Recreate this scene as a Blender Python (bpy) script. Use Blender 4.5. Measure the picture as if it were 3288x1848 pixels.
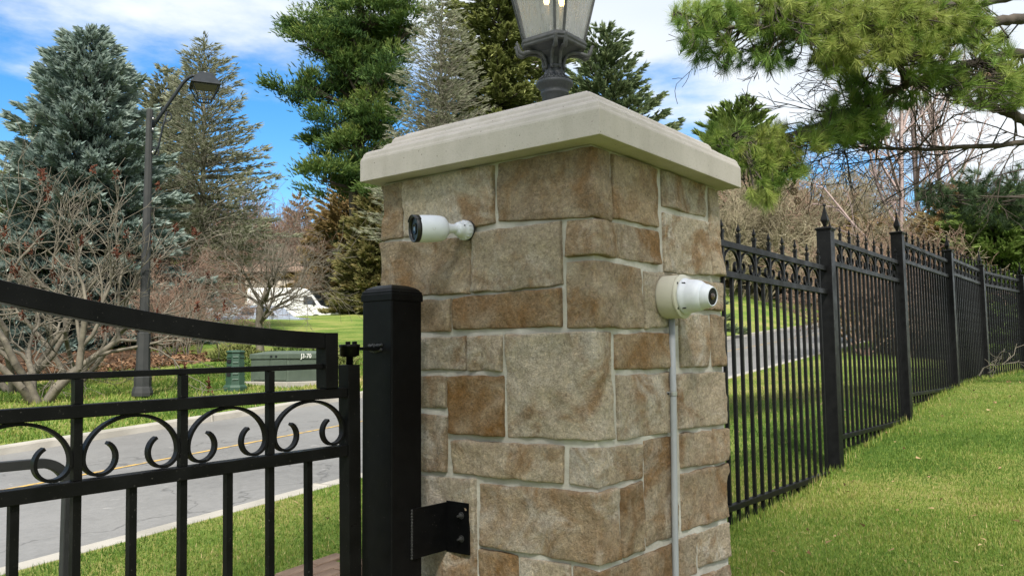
import bpy, math, random
import numpy as np
from mathutils import Vector, Matrix
from math import sin, cos, pi, radians, sqrt, atan2
random.seed(7); RNG = np.random.default_rng(11)
for o in list(bpy.data.objects): bpy.data.objects.remove(o)
scene = bpy.context.scene
COL = scene.collection

# ------------------------------------------------------------------ camera
FPX, PITCH, ROLL, YAW = 2715.4, radians(4.825), radians(.589), radians(37.82)
CAM = np.array((0., 0., 1.6))
_F = np.array((cos(YAW), sin(YAW), 0)); _R = np.array((sin(YAW), -cos(YAW), 0)); _U = np.array((0, 0, 1.))
_F2 = _F*cos(PITCH)+_U*sin(PITCH); _U2 = _U*cos(PITCH)-_F*sin(PITCH)
_R3 = _R*cos(ROLL)-_U2*sin(ROLL); _U3 = _U2*cos(ROLL)+_R*sin(ROLL)
cd = bpy.data.cameras.new('camera'); cam = bpy.data.objects.new('camera', cd); COL.objects.link(cam)
cd.sensor_width = 36; cd.lens = FPX/3288*36; cd.clip_start = .05; cd.clip_end = 3000
cam.matrix_world = Matrix(((_R3[0], _U3[0], -_F2[0], CAM[0]), (_R3[1], _U3[1], -_F2[1], CAM[1]), (_R3[2], _U3[2], -_F2[2], CAM[2]), (0, 0, 0, 1)))
scene.camera = cam
def at(x, y, d):
    """point at depth d (m) along the sight line through pixel x, y of a 2576 x 1448 picture"""
    k = 3288/2576
    return CAM+d*(_F2+_R3*(x*k-1644)/FPX-_U3*(y*k-924)/FPX)

# ------------------------------------------------------------------ sky, sun, exposure
SUN = Vector((-.53, -.42, .74)).normalized()
w = bpy.data.worlds.new('World'); scene.world = w; w.use_nodes = True
nt = w.node_tree; nt.nodes.clear(); N = nt.nodes.new; LK = nt.links.new
sky = N('ShaderNodeTexSky'); sky.sky_type = 'NISHITA'; sky.sun_disc = False
sky.sun_elevation = math.asin(SUN.z); sky.sun_rotation = atan2(SUN.x, SUN.y)
sky.altitude = 150; sky.air_density = 1.0; sky.dust_density = .35; sky.ozone_density = 2.5
hs = N('ShaderNodeHueSaturation'); hs.inputs['Saturation'].default_value = 1.38; LK(sky.outputs[0], hs.inputs['Color'])
bg1 = N('ShaderNodeBackground'); LK(hs.outputs[0], bg1.inputs[0]); bg1.inputs[1].default_value = .078
tc = N('ShaderNodeTexCoord'); sep = N('ShaderNodeSeparateXYZ'); LK(tc.outputs['Generated'], sep.inputs[0])
def M(op, a, b=None, c=None):
    n = N('ShaderNodeMath'); n.operation = op
    for i, v in enumerate((a, b, c)):
        if v is None: continue
        if isinstance(v, (int, float)): n.inputs[i].default_value = v
        else: LK(v, n.inputs[i])
    return n.outputs[0]
zc = M('ADD', M('MAXIMUM', sep.outputs[2], 0.0), .03)
cu = M('DIVIDE', sep.outputs[0], zc); cv = M('DIVIDE', sep.outputs[1], zc)      # point where the sight line meets a flat cloud deck
fu = M('ADD', M('MULTIPLY', cu, float(_F[0])), M('MULTIPLY', cv, float(_F[1])))
fv = M('ADD', M('MULTIPLY', cu, float(_R[0])), M('MULTIPLY', cv, float(_R[1])))
cmb = N('ShaderNodeCombineXYZ'); LK(cu, cmb.inputs[0]); LK(cv, cmb.inputs[1])
n1 = N('ShaderNodeTexNoise'); LK(cmb.outputs[0], n1.inputs['Vector']); n1.inputs['Scale'].default_value = 1.15; n1.inputs['Detail'].default_value = 9; n1.inputs['Roughness'].default_value = .58
n2 = N('ShaderNodeTexNoise'); LK(cmb.outputs[0], n2.inputs['Vector']); n2.inputs['Scale'].default_value = .42; n2.inputs['Detail'].default_value = 4
edge = M('SUBTRACT', M('ADD', 2.95, M('MULTIPLY', fv, .62)), fu)                 # the deck ends along a straight front
cov = M('ADD', M('MULTIPLY', M('MINIMUM', M('MAXIMUM', edge, -1.1), 1.2), .55), M('MULTIPLY', M('SUBTRACT', n1.outputs[0], .5), 2.1))
mr = N('ShaderNodeMapRange'); mr.interpolation_type = 'SMOOTHSTEP'; LK(cov, mr.inputs[0]); mr.inputs[1].default_value = -.22; mr.inputs[2].default_value = .42
cr = N('ShaderNodeValToRGB'); LK(n2.outputs[0], cr.inputs[0])
cr.color_ramp.elements[0].position = .33; cr.color_ramp.elements[0].color = (.60, .68, .78, 1)
cr.color_ramp.elements[1].position = .62; cr.color_ramp.elements[1].color = (.90, .94, .98, 1)
bg2 = N('ShaderNodeBackground'); LK(cr.outputs[0], bg2.inputs[0]); bg2.inputs[1].default_value = .46
mx = N('ShaderNodeMixShader'); LK(mr.outputs[0], mx.inputs[0]); LK(bg1.outputs[0], mx.inputs[1]); LK(bg2.outputs[0], mx.inputs[2])
wo = N('ShaderNodeOutputWorld'); LK(mx.outputs[0], wo.inputs[0])
sl = bpy.data.lights.new('sun', 'SUN'); sl.energy = 3.0; sl.angle = radians(7); sl.color = (1, .95, .86)
so = bpy.data.objects.new('sun', sl); COL.objects.link(so); so.rotation_euler = SUN.to_track_quat('Z', 'Y').to_euler()
vs = scene.view_settings; vs.view_transform = 'Standard'; vs.look = 'None'; vs.gamma = 1; vs.use_curve_mapping = False; vs.exposure = 1.45

# ------------------------------------------------------------------ materials
def mat(name, col, rough=.7, col2=None, nscale=8., bump=0., bscale=60., metal=0., spec=.5, attr=None, obj=False, detail=6, lo=.35, hi=.65, spots=None, coat=0.):
    m = bpy.data.materials.new(name); m.use_nodes = True; t = m.node_tree; b = t.nodes['Principled BSDF']
    b.inputs['Roughness'].default_value = rough; b.inputs['Metallic'].default_value = metal; b.inputs['Specular IOR Level'].default_value = spec
    b.inputs['Coat Weight'].default_value = coat
    tcn = t.nodes.new('ShaderNodeTexCoord'); src = tcn.outputs['Object']
    if col2 is None: b.inputs['Base Color'].default_value = (*col, 1); last = None
    else:
        r = t.nodes.new('ShaderNodeValToRGB'); r.color_ramp.elements[0].color = (*col, 1); r.color_ramp.elements[1].color = (*col2, 1)
        r.color_ramp.elements[0].position = lo; r.color_ramp.elements[1].position = hi
        nz = t.nodes.new('ShaderNodeTexNoise'); nz.inputs['Scale'].default_value = nscale; nz.inputs['Detail'].default_value = detail
        t.links.new(src, nz.inputs['Vector']); t.links.new(nz.outputs[0], r.inputs[0]); last = r.outputs[0]
        if attr:
            a = t.nodes.new('ShaderNodeAttribute'); a.attribute_name = attr
            ad = t.nodes.new('ShaderNodeMath'); ad.operation = 'MULTIPLY_ADD'; t.links.new(nz.outputs[0], ad.inputs[0]); ad.inputs[1].default_value = .5; t.links.new(a.outputs['Fac'], ad.inputs[2])
            t.links.new(ad.outputs[0], r.inputs[0])
        t.links.new(last, b.inputs['Base Color'])
    if bump:
        nb = t.nodes.new('ShaderNodeTexNoise'); nb.inputs['Scale'].default_value = bscale; nb.inputs['Detail'].default_value = 8; nb.inputs['Roughness'].default_value = .65
        bp = t.nodes.new('ShaderNodeBump'); bp.inputs['Strength'].default_value = bump; bp.inputs['Distance'].default_value = .01
        t.links.new(src, nb.inputs['Vector']); t.links.new(nb.outputs[0], bp.inputs['Height']); t.links.new(bp.outputs[0], b.inputs['Normal'])
    return m
def leafmat(name, ramp, rough=.6, trans=.25):
    """foliage: colour runs over the ramp by the per-leaf 'tint' attribute; thin leaves let some light through"""
    m = bpy.data.materials.new(name); m.use_nodes = True; t = m.node_tree; b = t.nodes['Principled BSDF']
    a = t.nodes.new('ShaderNodeAttribute'); a.attribute_name = 'tint'
    r = t.nodes.new('ShaderNodeValToRGB')
    while len(r.color_ramp.elements) < len(ramp): r.color_ramp.elements.new(.5)
    for e, (p, c) in zip(r.color_ramp.elements, ramp): e.position = p; e.color = (*c, 1)
    t.links.new(a.outputs['Fac'], r.inputs[0]); t.links.new(r.outputs[0], b.inputs['Base Color'])
    b.inputs['Roughness'].default_value = rough; b.inputs['Specular IOR Level'].default_value = .2
    tr = t.nodes.new('ShaderNodeBsdfTranslucent'); t.links.new(r.outputs[0], tr.inputs[0])
    mxs = t.nodes.new('ShaderNodeMixShader'); mxs.inputs[0].default_value = trans
    t.links.new(b.outputs[0], mxs.inputs[1]); t.links.new(tr.outputs[0], mxs.inputs[2]); t.links.new(mxs.outputs[0], t.nodes['Material Output'].inputs[0])
    return m

# ------------------------------------------------------------------ mesh helpers
def mk(name, V, F, m=None, parent=None, smooth=False, tint=None, bevel=0, bseg=2):
    V = np.asarray(V, np.float32); me = bpy.data.meshes.new(name)
    if isinstance(F, np.ndarray):
        k = F.shape[1]; me.vertices.add(len(V)); me.vertices.foreach_set('co', V.ravel())
        me.loops.add(F.size); me.loops.foreach_set('vertex_index', F.ravel().astype(np.int32))
        me.polygons.add(len(F)); me.polygons.foreach_set('loop_start', np.arange(0, F.size, k, dtype=np.int32)); me.update(calc_edges=True)
    else: me.from_pydata([tuple(map(float, v)) for v in V], [], F); me.update()
    if tint is not None:
        at_ = me.attributes.new('tint', 'FLOAT', 'POINT'); at_.data.foreach_set('value', np.asarray(tint, np.float32))
    if smooth: me.polygons.foreach_set('use_smooth', np.ones(len(me.polygons), bool))
    if m: me.materials.append(m)
    o = bpy.data.objects.new(name, me); COL.objects.link(o)
    if parent is not None: o.parent = parent
    if bevel:
        md = o.modifiers.new('bevel', 'BEVEL'); md.width = bevel; md.segments = bseg; md.limit_method = 'ANGLE'
    return o
def tag(o, label=None, cat=None, group=None, kind=None):
    if label: o['label'] = label
    if cat: o['category'] = cat
    if group: o['group'] = group
    if kind: o['kind'] = kind
    return o
def thing(name, label, cat, loc=(0, 0, 0), rz=0, group=None):
    o = bpy.data.objects.new(name, None); COL.objects.link(o); o.location = loc; o.rotation_euler.z = rz; o.empty_display_size = .1
    return tag(o, label, cat, group)
def copy_tree(o, parent=None):
    c = o.copy(); COL.objects.link(c); c.parent = parent
    for ch in list(o.children): copy_tree(ch, c)
    return c
class MB:
    def __init__(s): s.V = []; s.F = []
    def add(s, V, F):
        n = len(s.V); s.V += [tuple(v) for v in V]; s.F += [tuple(i+n for i in f) for f in F]; return s
    def box(s, x0, x1, y0, y1, z0, z1, T=None):
        V = [(x, y, z) for z in (z0, z1) for y in (y0, y1) for x in (x0, x1)]
        if T is not None: V = [tuple(T @ Vector(v)) for v in V]
        return s.add(V, [(0, 2, 3, 1), (4, 5, 7, 6), (0, 1, 5, 4), (2, 6, 7, 3), (0, 4, 6, 2), (1, 3, 7, 5)])
    def tube(s, P, R, k=8, caps=True):
        P = [Vector(p) for p in P]; R = R if isinstance(R, (list, tuple)) else [R]*len(P)
        up = None; V = []; F = []
        for i, p in enumerate(P):
            d = (P[min(i+1, len(P)-1)]-P[max(i-1, 0)]).normalized()
            if up is None: up = Vector((0, 0, 1)) if abs(d.z) < .9 else Vector((1, 0, 0))
            a = d.cross(up).normalized(); b = a.cross(d).normalized(); up = b
            for j in range(k):
                t = 2*pi*j/k; V.append(p+a*(cos(t)*R[i])+b*(sin(t)*R[i]))
        for i in range(len(P)-1):
            for j in range(k): F.append((i*k+j, i*k+(j+1) % k, (i+1)*k+(j+1) % k, (i+1)*k+j))
        if caps: F += [tuple(range(k))[::-1], tuple(range((len(P)-1)*k, len(P)*k))]
        return s.add(V, F)
    def lathe(s, prof, k=24, T=None, phase=0., caps=True):
        V = [(r*cos(2*pi*j/k+phase), r*sin(2*pi*j/k+phase), z) for r, z in prof for j in range(k)]
        if T is not None: V = [tuple(T @ Vector(v)) for v in V]
        n = len(prof); F = [(i*k+j, i*k+(j+1) % k, (i+1)*k+(j+1) % k, (i+1)*k+j) for i in range(n-1) for j in range(k)]
        if caps: F += [tuple(range(k))[::-1], tuple(range((n-1)*k, n*k))]
        return s.add(V, F)
    def ribbon(s, P, th, y0, y1, T=None):
        """flat bar swept along the curve P (x, z); th = thickness, y0..y1 = its width"""
        n = len(P); V = []
        for i in range(n):
            dx = P[min(i+1, n-1)][0]-P[max(i-1, 0)][0]; dz = P[min(i+1, n-1)][1]-P[max(i-1, 0)][1]; l = sqrt(dx*dx+dz*dz) or 1
            nx, nz = -dz/l*th/2, dx/l*th/2
            V += [(P[i][0]+nx, y0, P[i][1]+nz), (P[i][0]-nx, y0, P[i][1]-nz), (P[i][0]-nx, y1, P[i][1]-nz), (P[i][0]+nx, y1, P[i][1]+nz)]
        if T is not None: V = [tuple(T @ Vector(v)) for v in V]
        F = [(i*4+j, i*4+(j+1) % 4, i*4+4+(j+1) % 4, i*4+4+j) for i in range(n-1) for j in range(4)]
        return s.add(V, F+[(3, 2, 1, 0), (n*4-4, n*4-3, n*4-2, n*4-1)])
    def prism(s, poly, y0, y1, T=None, shrink=None):
        """side outline poly (x, z) given width y0..y1; shrink(z) narrows it with height"""
        n = len(poly); f = shrink or (lambda z: 1); V = [(x, y0*f(z), z) for x, z in poly]+[(x, y1*f(z), z) for x, z in poly]
        if T is not None: V = [tuple(T @ Vector(v)) for v in V]
        return s.add(V, [tuple(range(n)), tuple(range(2*n-1, n-1, -1))]+[(i, i+n, (i+1) % n+n, (i+1) % n) for i in range(n)])
    def build(s, name, m, parent=None, smooth=False, bevel=0, bseg=2): return mk(name, s.V, s.F, m, parent, smooth, None, bevel, bseg)
def segmesh(S, k=4):
    """S rows: p0(3) p1(3) r0 r1 -> joined tapering sticks"""
    S = np.asarray(S, float); p0, p1, r0, r1 = S[:, :3], S[:, 3:6], S[:, 6:7], S[:, 7:8]
    d = p1-p0; d /= np.linalg.norm(d, axis=1, keepdims=True)+1e-9
    ref = np.where(np.abs(d[:, 2:3]) < .9, np.array([[0, 0, 1.]]), np.array([[1., 0, 0]]))
    a = np.cross(d, ref); a /= np.linalg.norm(a, axis=1, keepdims=True)+1e-9; b = np.cross(a, d)
    ring = []
    for p, r in ((p0-d*r0*.3, r0), (p1, r1)):
        for j in range(k):
            t = 2*pi*j/k; ring.append(p+a*r*cos(t)+b*r*sin(t))
    V = np.stack(ring, 1).reshape(-1, 3); n = len(S); base = (np.arange(n)*2*k)[:, None]
    F = np.concatenate([base+np.array([[j, (j+1) % k, k+(j+1) % k, k+j]]) for j in range(k)])
    return V, F
def norm(v): return v/(np.linalg.norm(v, axis=-1, keepdims=True)+1e-9)
def tufts(P, D, L, W, blades=3, rng=RNG):
    """leafy sprays: crossed pointed blades around direction D"""
    n = len(P); D = norm(D); ref = norm(rng.normal(size=(n, 3))); a = norm(np.cross(D, ref)); b = np.cross(D, a); Vs = []
    for j in range(blades):
        t = pi*j/blades; s = a*cos(t)+b*sin(t); u = np.cross(s, D)
        tip = D+u*rng.normal(0, .18, (n, 1)); m = P+D*(L*.12)[:, None]
        Vs.append(np.stack([m+s*W[:, None]*.55, m-s*W[:, None]*.55, P+tip*L[:, None]], 1))
    V = np.stack(Vs, 1).reshape(-1, 3); F = np.arange(len(V)).reshape(-1, 3)
    return V, F, blades*3
def needles(P, D, L, W, per, spread, rng=RNG):
    """bundles of single needles: `per` thin blades fanned about D"""
    n = len(P); Dn = norm(np.repeat(D, per, 0)); Pn = np.repeat(P, per, 0); Ln = np.repeat(L, per)*rng.uniform(.75, 1.1, n*per)
    off = norm(rng.normal(size=(n*per, 3))); d = norm(Dn+off*spread*rng.uniform(.35, 1, (n*per, 1)))
    s = norm(np.cross(d, norm(rng.normal(size=(n*per, 3)))))*W/2
    base = Pn-Dn*(Ln*rng.uniform(0, .55, n*per))[:, None]; tip = base+d*Ln[:, None]; tip[:, 2] -= Ln*.10
    V = np.stack([base+s, base-s, tip], 1).reshape(-1, 3); F = np.arange(len(V)).reshape(-1, 3)
    return V, F, per*3
# ------------------------------------------------------------------ ground, road
TH = radians(3.62); CT, ST = cos(TH), sin(TH)
def sw(X, Y): return (X-4.35)*CT+(Y-5.17)*ST, -(X-4.35)*ST+(Y-5.17)*CT      # along the road, across it (0 = near kerb)
def xy(s, w_): return 4.35+s*CT-w_*ST, 5.17+s*ST+w_*CT
def plane(s):
    s = np.asarray(s, float); return .64+.0692*np.where(s > 60, 60+(s-60)*.3, np.where(s < -15, -15+(s+15)*.2, s))
def sst(t): t = np.clip(t, 0, 1); return t*t*(3-2*t)
YX = [-30, -5, 0, 4.46, 5.5, 6.4, 7.5, 8.54, 9.7, 10.9, 12, 14, 20, 40, 200]
YZ = [-.4, .05, .33, .655, .70, .79, .92, 1.02, 1.15, 1.24, 1.27, 1.31, 1.45, 1.8, 2.5]
RW = 5.72
def Hz(X, Y):
    X = np.asarray(X, float); Y = np.asarray(Y, float); s, w_ = sw(X, Y); p = plane(s); t = sst((w_+3.3)/3.1)
    near = np.interp(X, YX, YZ)*(1-t)+p*t; far = p+.058*np.maximum(0, w_-6.5)
    far = far-.75*sst((w_-36)/3.)+.24*np.clip(w_-6.2, 0, 9)*sst((s-1.5*w_)/15.)
    lump = .012*np.sin(X*2.1+Y*1.3)*np.sin(Y*1.7-X*.6)
    return np.where(w_ <= .06, near+lump*(w_ < -.4), np.where(w_ < RW-.06, p-.2, far+lump*2*(w_ > RW+.5)))
def soil(name, ramp, sc, bump):
    m = bpy.data.materials.new(name); m.use_nodes = True; t = m.node_tree; b = t.nodes['Principled BSDF']; b.inputs['Roughness'].default_value = .95; b.inputs['Specular IOR Level'].default_value = .1
    tcn = t.nodes.new('ShaderNodeTexCoord'); mixs = []
    def nz(s_, d=6, r=.6):
        n = t.nodes.new('ShaderNodeTexNoise'); n.inputs['Scale'].default_value = s_; n.inputs['Detail'].default_value = d; n.inputs['Roughness'].default_value = r; t.links.new(tcn.outputs['Object'], n.inputs['Vector']); return n.outputs[0]
    a, c = nz(sc), nz(sc*28, 4, .75)
    ad = t.nodes.new('ShaderNodeMath'); ad.operation = 'MULTIPLY_ADD'; t.links.new(c, ad.inputs[0]); ad.inputs[1].default_value = .75; t.links.new(a, ad.inputs[2])
    sb = t.nodes.new('ShaderNodeMath'); sb.operation = 'SUBTRACT'; t.links.new(ad.outputs[0], sb.inputs[0]); sb.inputs[1].default_value = .375
    r = t.nodes.new('ShaderNodeValToRGB')
    while len(r.color_ramp.elements) < len(ramp): r.color_ramp.elements.new(.5)
    for e, (p, cc) in zip(r.color_ramp.elements, ramp): e.position = p; e.color = (*cc, 1)
    t.links.new(sb.outputs[0], r.inputs[0]); t.links.new(r.outputs[0], b.inputs['Base Color'])
    bp = t.nodes.new('ShaderNodeBump'); bp.inputs['Strength'].default_value = bump; bp.inputs['Distance'].default_value = .04; t.links.new(nz(sc*40, 5, .8), bp.inputs['Height']); t.links.new(bp.outputs[0], b.inputs['Normal'])
    return m
GRASS_RAMP = [(.28, (.065, .115, .020)), (.45, (.115, .175, .032)), (.58, (.19, .215, .055)), (.75, (.29, .25, .10))]
m_lawn = soil('lawn_soil', GRASS_RAMP, .55, .8)
def axis(*parts):
    out = []
    for a, b, st in parts: out += list(np.arange(a, b, st))
    return np.array(out+[parts[-1][1]])
gx = axis((-400, -60, 40), (-60, -10, 5), (-10, 0, 1), (0, 16, .25), (16, 40, 1), (40, 100, 4), (100, 600, 50))
gy = axis((-400, -60, 40), (-60, -10, 5), (-10, -2, 1), (-2, 13, .25), (13, 30, 1), (30, 100, 4), (100, 600, 50))
# the ground sheet follows the road: its rows are lines of equal distance to the kerb
gw = np.unique(np.concatenate([gy-5.2, [.05, .07, RW-.07, RW-.05]]))
S_, W_ = np.meshgrid(gx-4.35, gw); GX, GY = xy(S_, W_); GZ = Hz(GX, GY)
nx_, ny_ = len(gx), len(gw); idx = np.arange(nx_*ny_).reshape(ny_, nx_)
GF = np.stack([idx[:-1, :-1], idx[:-1, 1:], idx[1:, 1:], idx[1:, :-1]], -1).reshape(-1, 4)
tag(mk('ground', np.stack([GX, GY, GZ], -1).reshape(-1, 3), GF, m_lawn, None, True), 'green and straw coloured lawn rising to the right', 'lawn', kind='structure')

def strip(name, w0, w1, dz, m, s0=-60, s1=160, step=2., up=0., lab=None, cat=None):
    ss_ = np.arange(s0, s1+.1, step); V = []; F = []
    prof = [(w0, dz), (w1, dz)] if not up else [(w0, dz-up), (w0, dz), (w1, dz), (w1, dz-up)]
    for s in ss_:
        for ww, dd in prof: x, y = xy(s, ww); V.append((x, y, float(plane(s))+dd))
    k = len(prof)
    for i in range(len(ss_)-1):
        for j in range(k-1): F.append((i*k+j, i*k+k+j, i*k+k+j+1, i*k+j+1))
    return tag(mk(name, V, F, m, None), lab, cat, kind='structure')
m_asph = soil('old_asphalt', [(.3, (.122, .119, .116)), (.5, (.155, .152, .148)), (.7, (.183, .179, .175))], .5, .25)
def cracks(m):
    t = m.node_tree; b = t.nodes['Principled BSDF']; b.inputs['Roughness'].default_value = .5; b.inputs['Specular IOR Level'].default_value = .5; src = b.inputs['Base Color'].links[0].from_socket
    tcn = t.nodes.new('ShaderNodeTexCoord'); nz = t.nodes.new('ShaderNodeTexNoise'); nz.inputs['Scale'].default_value = 1.6; nz.inputs['Detail'].default_value = 5; t.links.new(tcn.outputs['Object'], nz.inputs['Vector'])
    ma = t.nodes.new('ShaderNodeVectorMath'); ma.operation = 'MULTIPLY_ADD'; t.links.new(nz.outputs['Color'], ma.inputs[0]); ma.inputs[1].default_value = (1.1, 1.1, 1.1); t.links.new(tcn.outputs['Object'], ma.inputs[2])
    vo = t.nodes.new('ShaderNodeTexVoronoi'); vo.feature = 'DISTANCE_TO_EDGE'; vo.inputs['Scale'].default_value = .42; t.links.new(ma.outputs[0], vo.inputs['Vector'])
    r = t.nodes.new('ShaderNodeValToRGB'); r.color_ramp.elements[0].position = .0; r.color_ramp.elements[0].color = (.7, .7, .7, 1); r.color_ramp.elements[1].position = .007; r.color_ramp.elements[1].color = (0, 0, 0, 1); t.links.new(vo.outputs[0], r.inputs[0])
    n = t.nodes.new('ShaderNodeMix'); n.data_type = 'RGBA'; t.links.new(r.outputs[0], n.inputs[0]); t.links.new(src, n.inputs[6]); n.inputs[7].default_value = (.05, .048, .046, 1)
    sp_ = t.nodes.new('ShaderNodeTexNoise'); sp_.inputs['Scale'].default_value = 7; sp_.inputs['Detail'].default_value = 3; t.links.new(tcn.outputs['Object'], sp_.inputs['Vector'])
    r2 = t.nodes.new('ShaderNodeValToRGB'); r2.color_ramp.elements[0].position = .70; r2.color_ramp.elements[0].color = (0, 0, 0, 1); r2.color_ramp.elements[1].position = .74; r2.color_ramp.elements[1].color = (.6, .6, .6, 1); t.links.new(sp_.outputs[0], r2.inputs[0])
    n2 = t.nodes.new('ShaderNodeMix'); n2.data_type = 'RGBA'; t.links.new(r2.outputs[0], n2.inputs[0]); t.links.new(n.outputs[2], n2.inputs[6]); n2.inputs[7].default_value = (.30, .29, .28, 1); t.links.new(n2.outputs[2], b.inputs['Base Color'])
cracks(m_asph)
m_kerb = mat('kerb_concrete', (.25, .235, .205), .9, (.33, .31, .275), 3, .3, 40)
m_yel = mat('yellow_paint', (.20, .16, .10), .8, (.42, .27, .07), 14, lo=.38, hi=.52)
strip('road', .18, RW-.16, -.085, m_asph, lab='pale grey asphalt road climbing to the right', cat='road')
strip('road_marking', 3.11, 3.18, -.081, m_yel, lab='faded yellow centre line on the road', cat='marking')
# kerbs: separate cast lengths with open joints
def kerb(w0, w1, name, lab):
    root = thing(name, lab, 'kerb'); root['kind'] = 'structure'
    L = 3.0; a = MB(); nb = 0
    for i in range(-8, 22):
        s0, s1 = i*L+.006, (i+1)*L-.006; V = []
        for s in (s0, s1):
            for ww, dd in ((w0, -.25), (w0, .004), (w1-.03 if w0 < 1 else w1, .004 if w0 < 1 else .004), (w1, -.03 if w0 < 1 else .004), (w1, -.25)):
                if w0 > 1 and (ww, dd) == (w0, .004): ww, dd = w0+.03, .004
                x, y = xy(s, ww); V.append((x, y, float(plane(s))+dd))
        F = [(j, j+5, (j+1) % 5+5, (j+1) % 5) for j in range(5)]+[(4, 3, 2, 1, 0), (5, 6, 7, 8, 9)]
        mk('kerb_stone', V, F, m_kerb, root, bevel=.012)
    return root
kerb(.0, .20, 'near_kerb', 'pale concrete kerb between the road and the near grass verge')
kerb(RW-.22, RW, 'far_kerb', 'pale concrete kerb along the far side of the road')
# brick pad under the gate, with open corner holes
m_brick = mat('paver_brick', (.12, .075, .05), .9, (.20, .135, .095), 5, .4, 70)
pad = thing('paver_pad', 'brown interlocking brick pad at the foot of the gate', 'paving', (0, 0, 0)); pad['kind'] = 'structure'
bv = MB().box(-.098, .098, -.048, .048, -.05, 0)
bm0 = None
for i in range(11):
    for j in range(7):
        x = 1.0+i*.2+(.1 if j % 2 else 0)+.0; y = 3.58-j*.1
        if x > 3.0: continue
        if bm0 is None: bm0 = o = bv.build('brick', m_brick, pad, bevel=.006)
        else: o = bm0.copy(); COL.objects.link(o)
        o.location = (x, y, float(Hz(x, y))+.012+random.uniform(-.002, .002)); o.rotation_euler = (random.gauss(0, .01), -.07+random.gauss(0, .01), random.gauss(0, .008))

# ------------------------------------------------------------------ grass blades
def vnoise(X, Y, sc, seed):
    r = np.random.default_rng(seed); G = r.random((64, 64)); x = X*sc; y = Y*sc; xi = np.floor(x).astype(int); yi = np.floor(y).astype(int); fx = sst(x-xi); fy = sst(y-yi)
    g = lambda a, b: G[a % 64, b % 64]
    return (g(xi, yi)*(1-fx)+g(xi+1, yi)*fx)*(1-fy)+(g(xi, yi+1)*(1-fx)+g(xi+1, yi+1)*fx)*fy
m_grass = leafmat('grass_blade', [(.0, (.055, .115, .016)), (.35, (.115, .19, .028)), (.6, (.195, .24, .046)), (.8, (.32, .29, .095)), (1., (.45, .36, .18))], .55, .3)
def grass(name, n, region, hgt, wid, lab, test=None, dens=None, straw=0.):
    x0, x1, y0, y1 = region; X = RNG.uniform(x0, x1, n); Y = RNG.uniform(y0, y1, n); s, w_ = sw(X, Y)
    ok = (w_ < -.02) | (w_ > RW+.02)
    ok &= ~((X > 2.3) & (X < 3.4) & (Y > 1.43) & (Y < 2.53))
    ok &= ~((X < 3.06) & (Y > 2.75) & (Y < 3.63))
    if dens is not None: ok &= RNG.random(n) < dens(X, Y)
    if test is not None: ok &= test(X, Y)
    X, Y = X[ok], Y[ok]; n = len(X); Z = Hz(X, Y)-.004
    patch = .55*vnoise(X, Y, .55, 3)+.3*vnoise(X, Y, 1.7, 5)+.15*vnoise(X, Y, 6, 6)
    tint = np.clip((patch-.5)*1.45+.29+straw*sst((X-5)/5.)+RNG.normal(0, .15, n)+(RNG.random(n) < .10)*.45, 0, 1)
    h = hgt*RNG.uniform(.5, 1.25, n)*(.75+.5*vnoise(X, Y, 2.3, 9)); a = RNG.uniform(0, 2*pi, n); lean = RNG.normal(0, .8, n); b = a+pi/2+RNG.normal(0, .6, n)
    wx, wy = np.cos(a)*wid/2, np.sin(a)*wid/2; P = np.stack([X, Y, Z], 1)
    tip = P+np.stack([np.cos(b)*np.sin(lean)*h, np.sin(b)*np.sin(lean)*h, np.cos(lean)*h], 1)
    o_ = np.stack([wx, wy, np.zeros(n)], 1); V = np.stack([P-o_, P+o_, tip], 1).reshape(-1, 3)
    return tag(mk(name, V, np.arange(3*n).reshape(-1, 3), m_grass, None, False, np.repeat(tint, 3)), lab, 'grass', kind='stuff')
vis = lambda X, Y: np.arctan2(Y, X) > -.06
near = lambda X, Y: np.clip(1.6*(4.2/np.maximum(np.hypot(X, Y), 3))**1.7, .06, 1)
grass('lawn_grass', 860000, (3.0, 15, -1.2, 2.6), .027, .0052, 'short green lawn with straw patches on the near side of the iron fence', vis, near, .22)
grass('verge_grass', 420000, (1.2, 16, 2.3, 6.4), .032, .007, 'grass verge between the fence line and the road', lambda X, Y: sw(X, Y)[1] < 0, lambda X, Y: np.clip((5.5/np.maximum(np.hypot(X, Y), 4))**1.6, .1, 1), .10)
grass('opposite_grass', 200000, (2.5, 26, 10.6, 23), .07, .022, 'sunlit lawn on the far side of the road', lambda X, Y: (sw(X, Y)[1] > RW+.02) & (sw(X, Y)[1] < 12.5) & (np.abs(np.arctan2(Y, X)-.98) < .33), None, .05)

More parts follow.
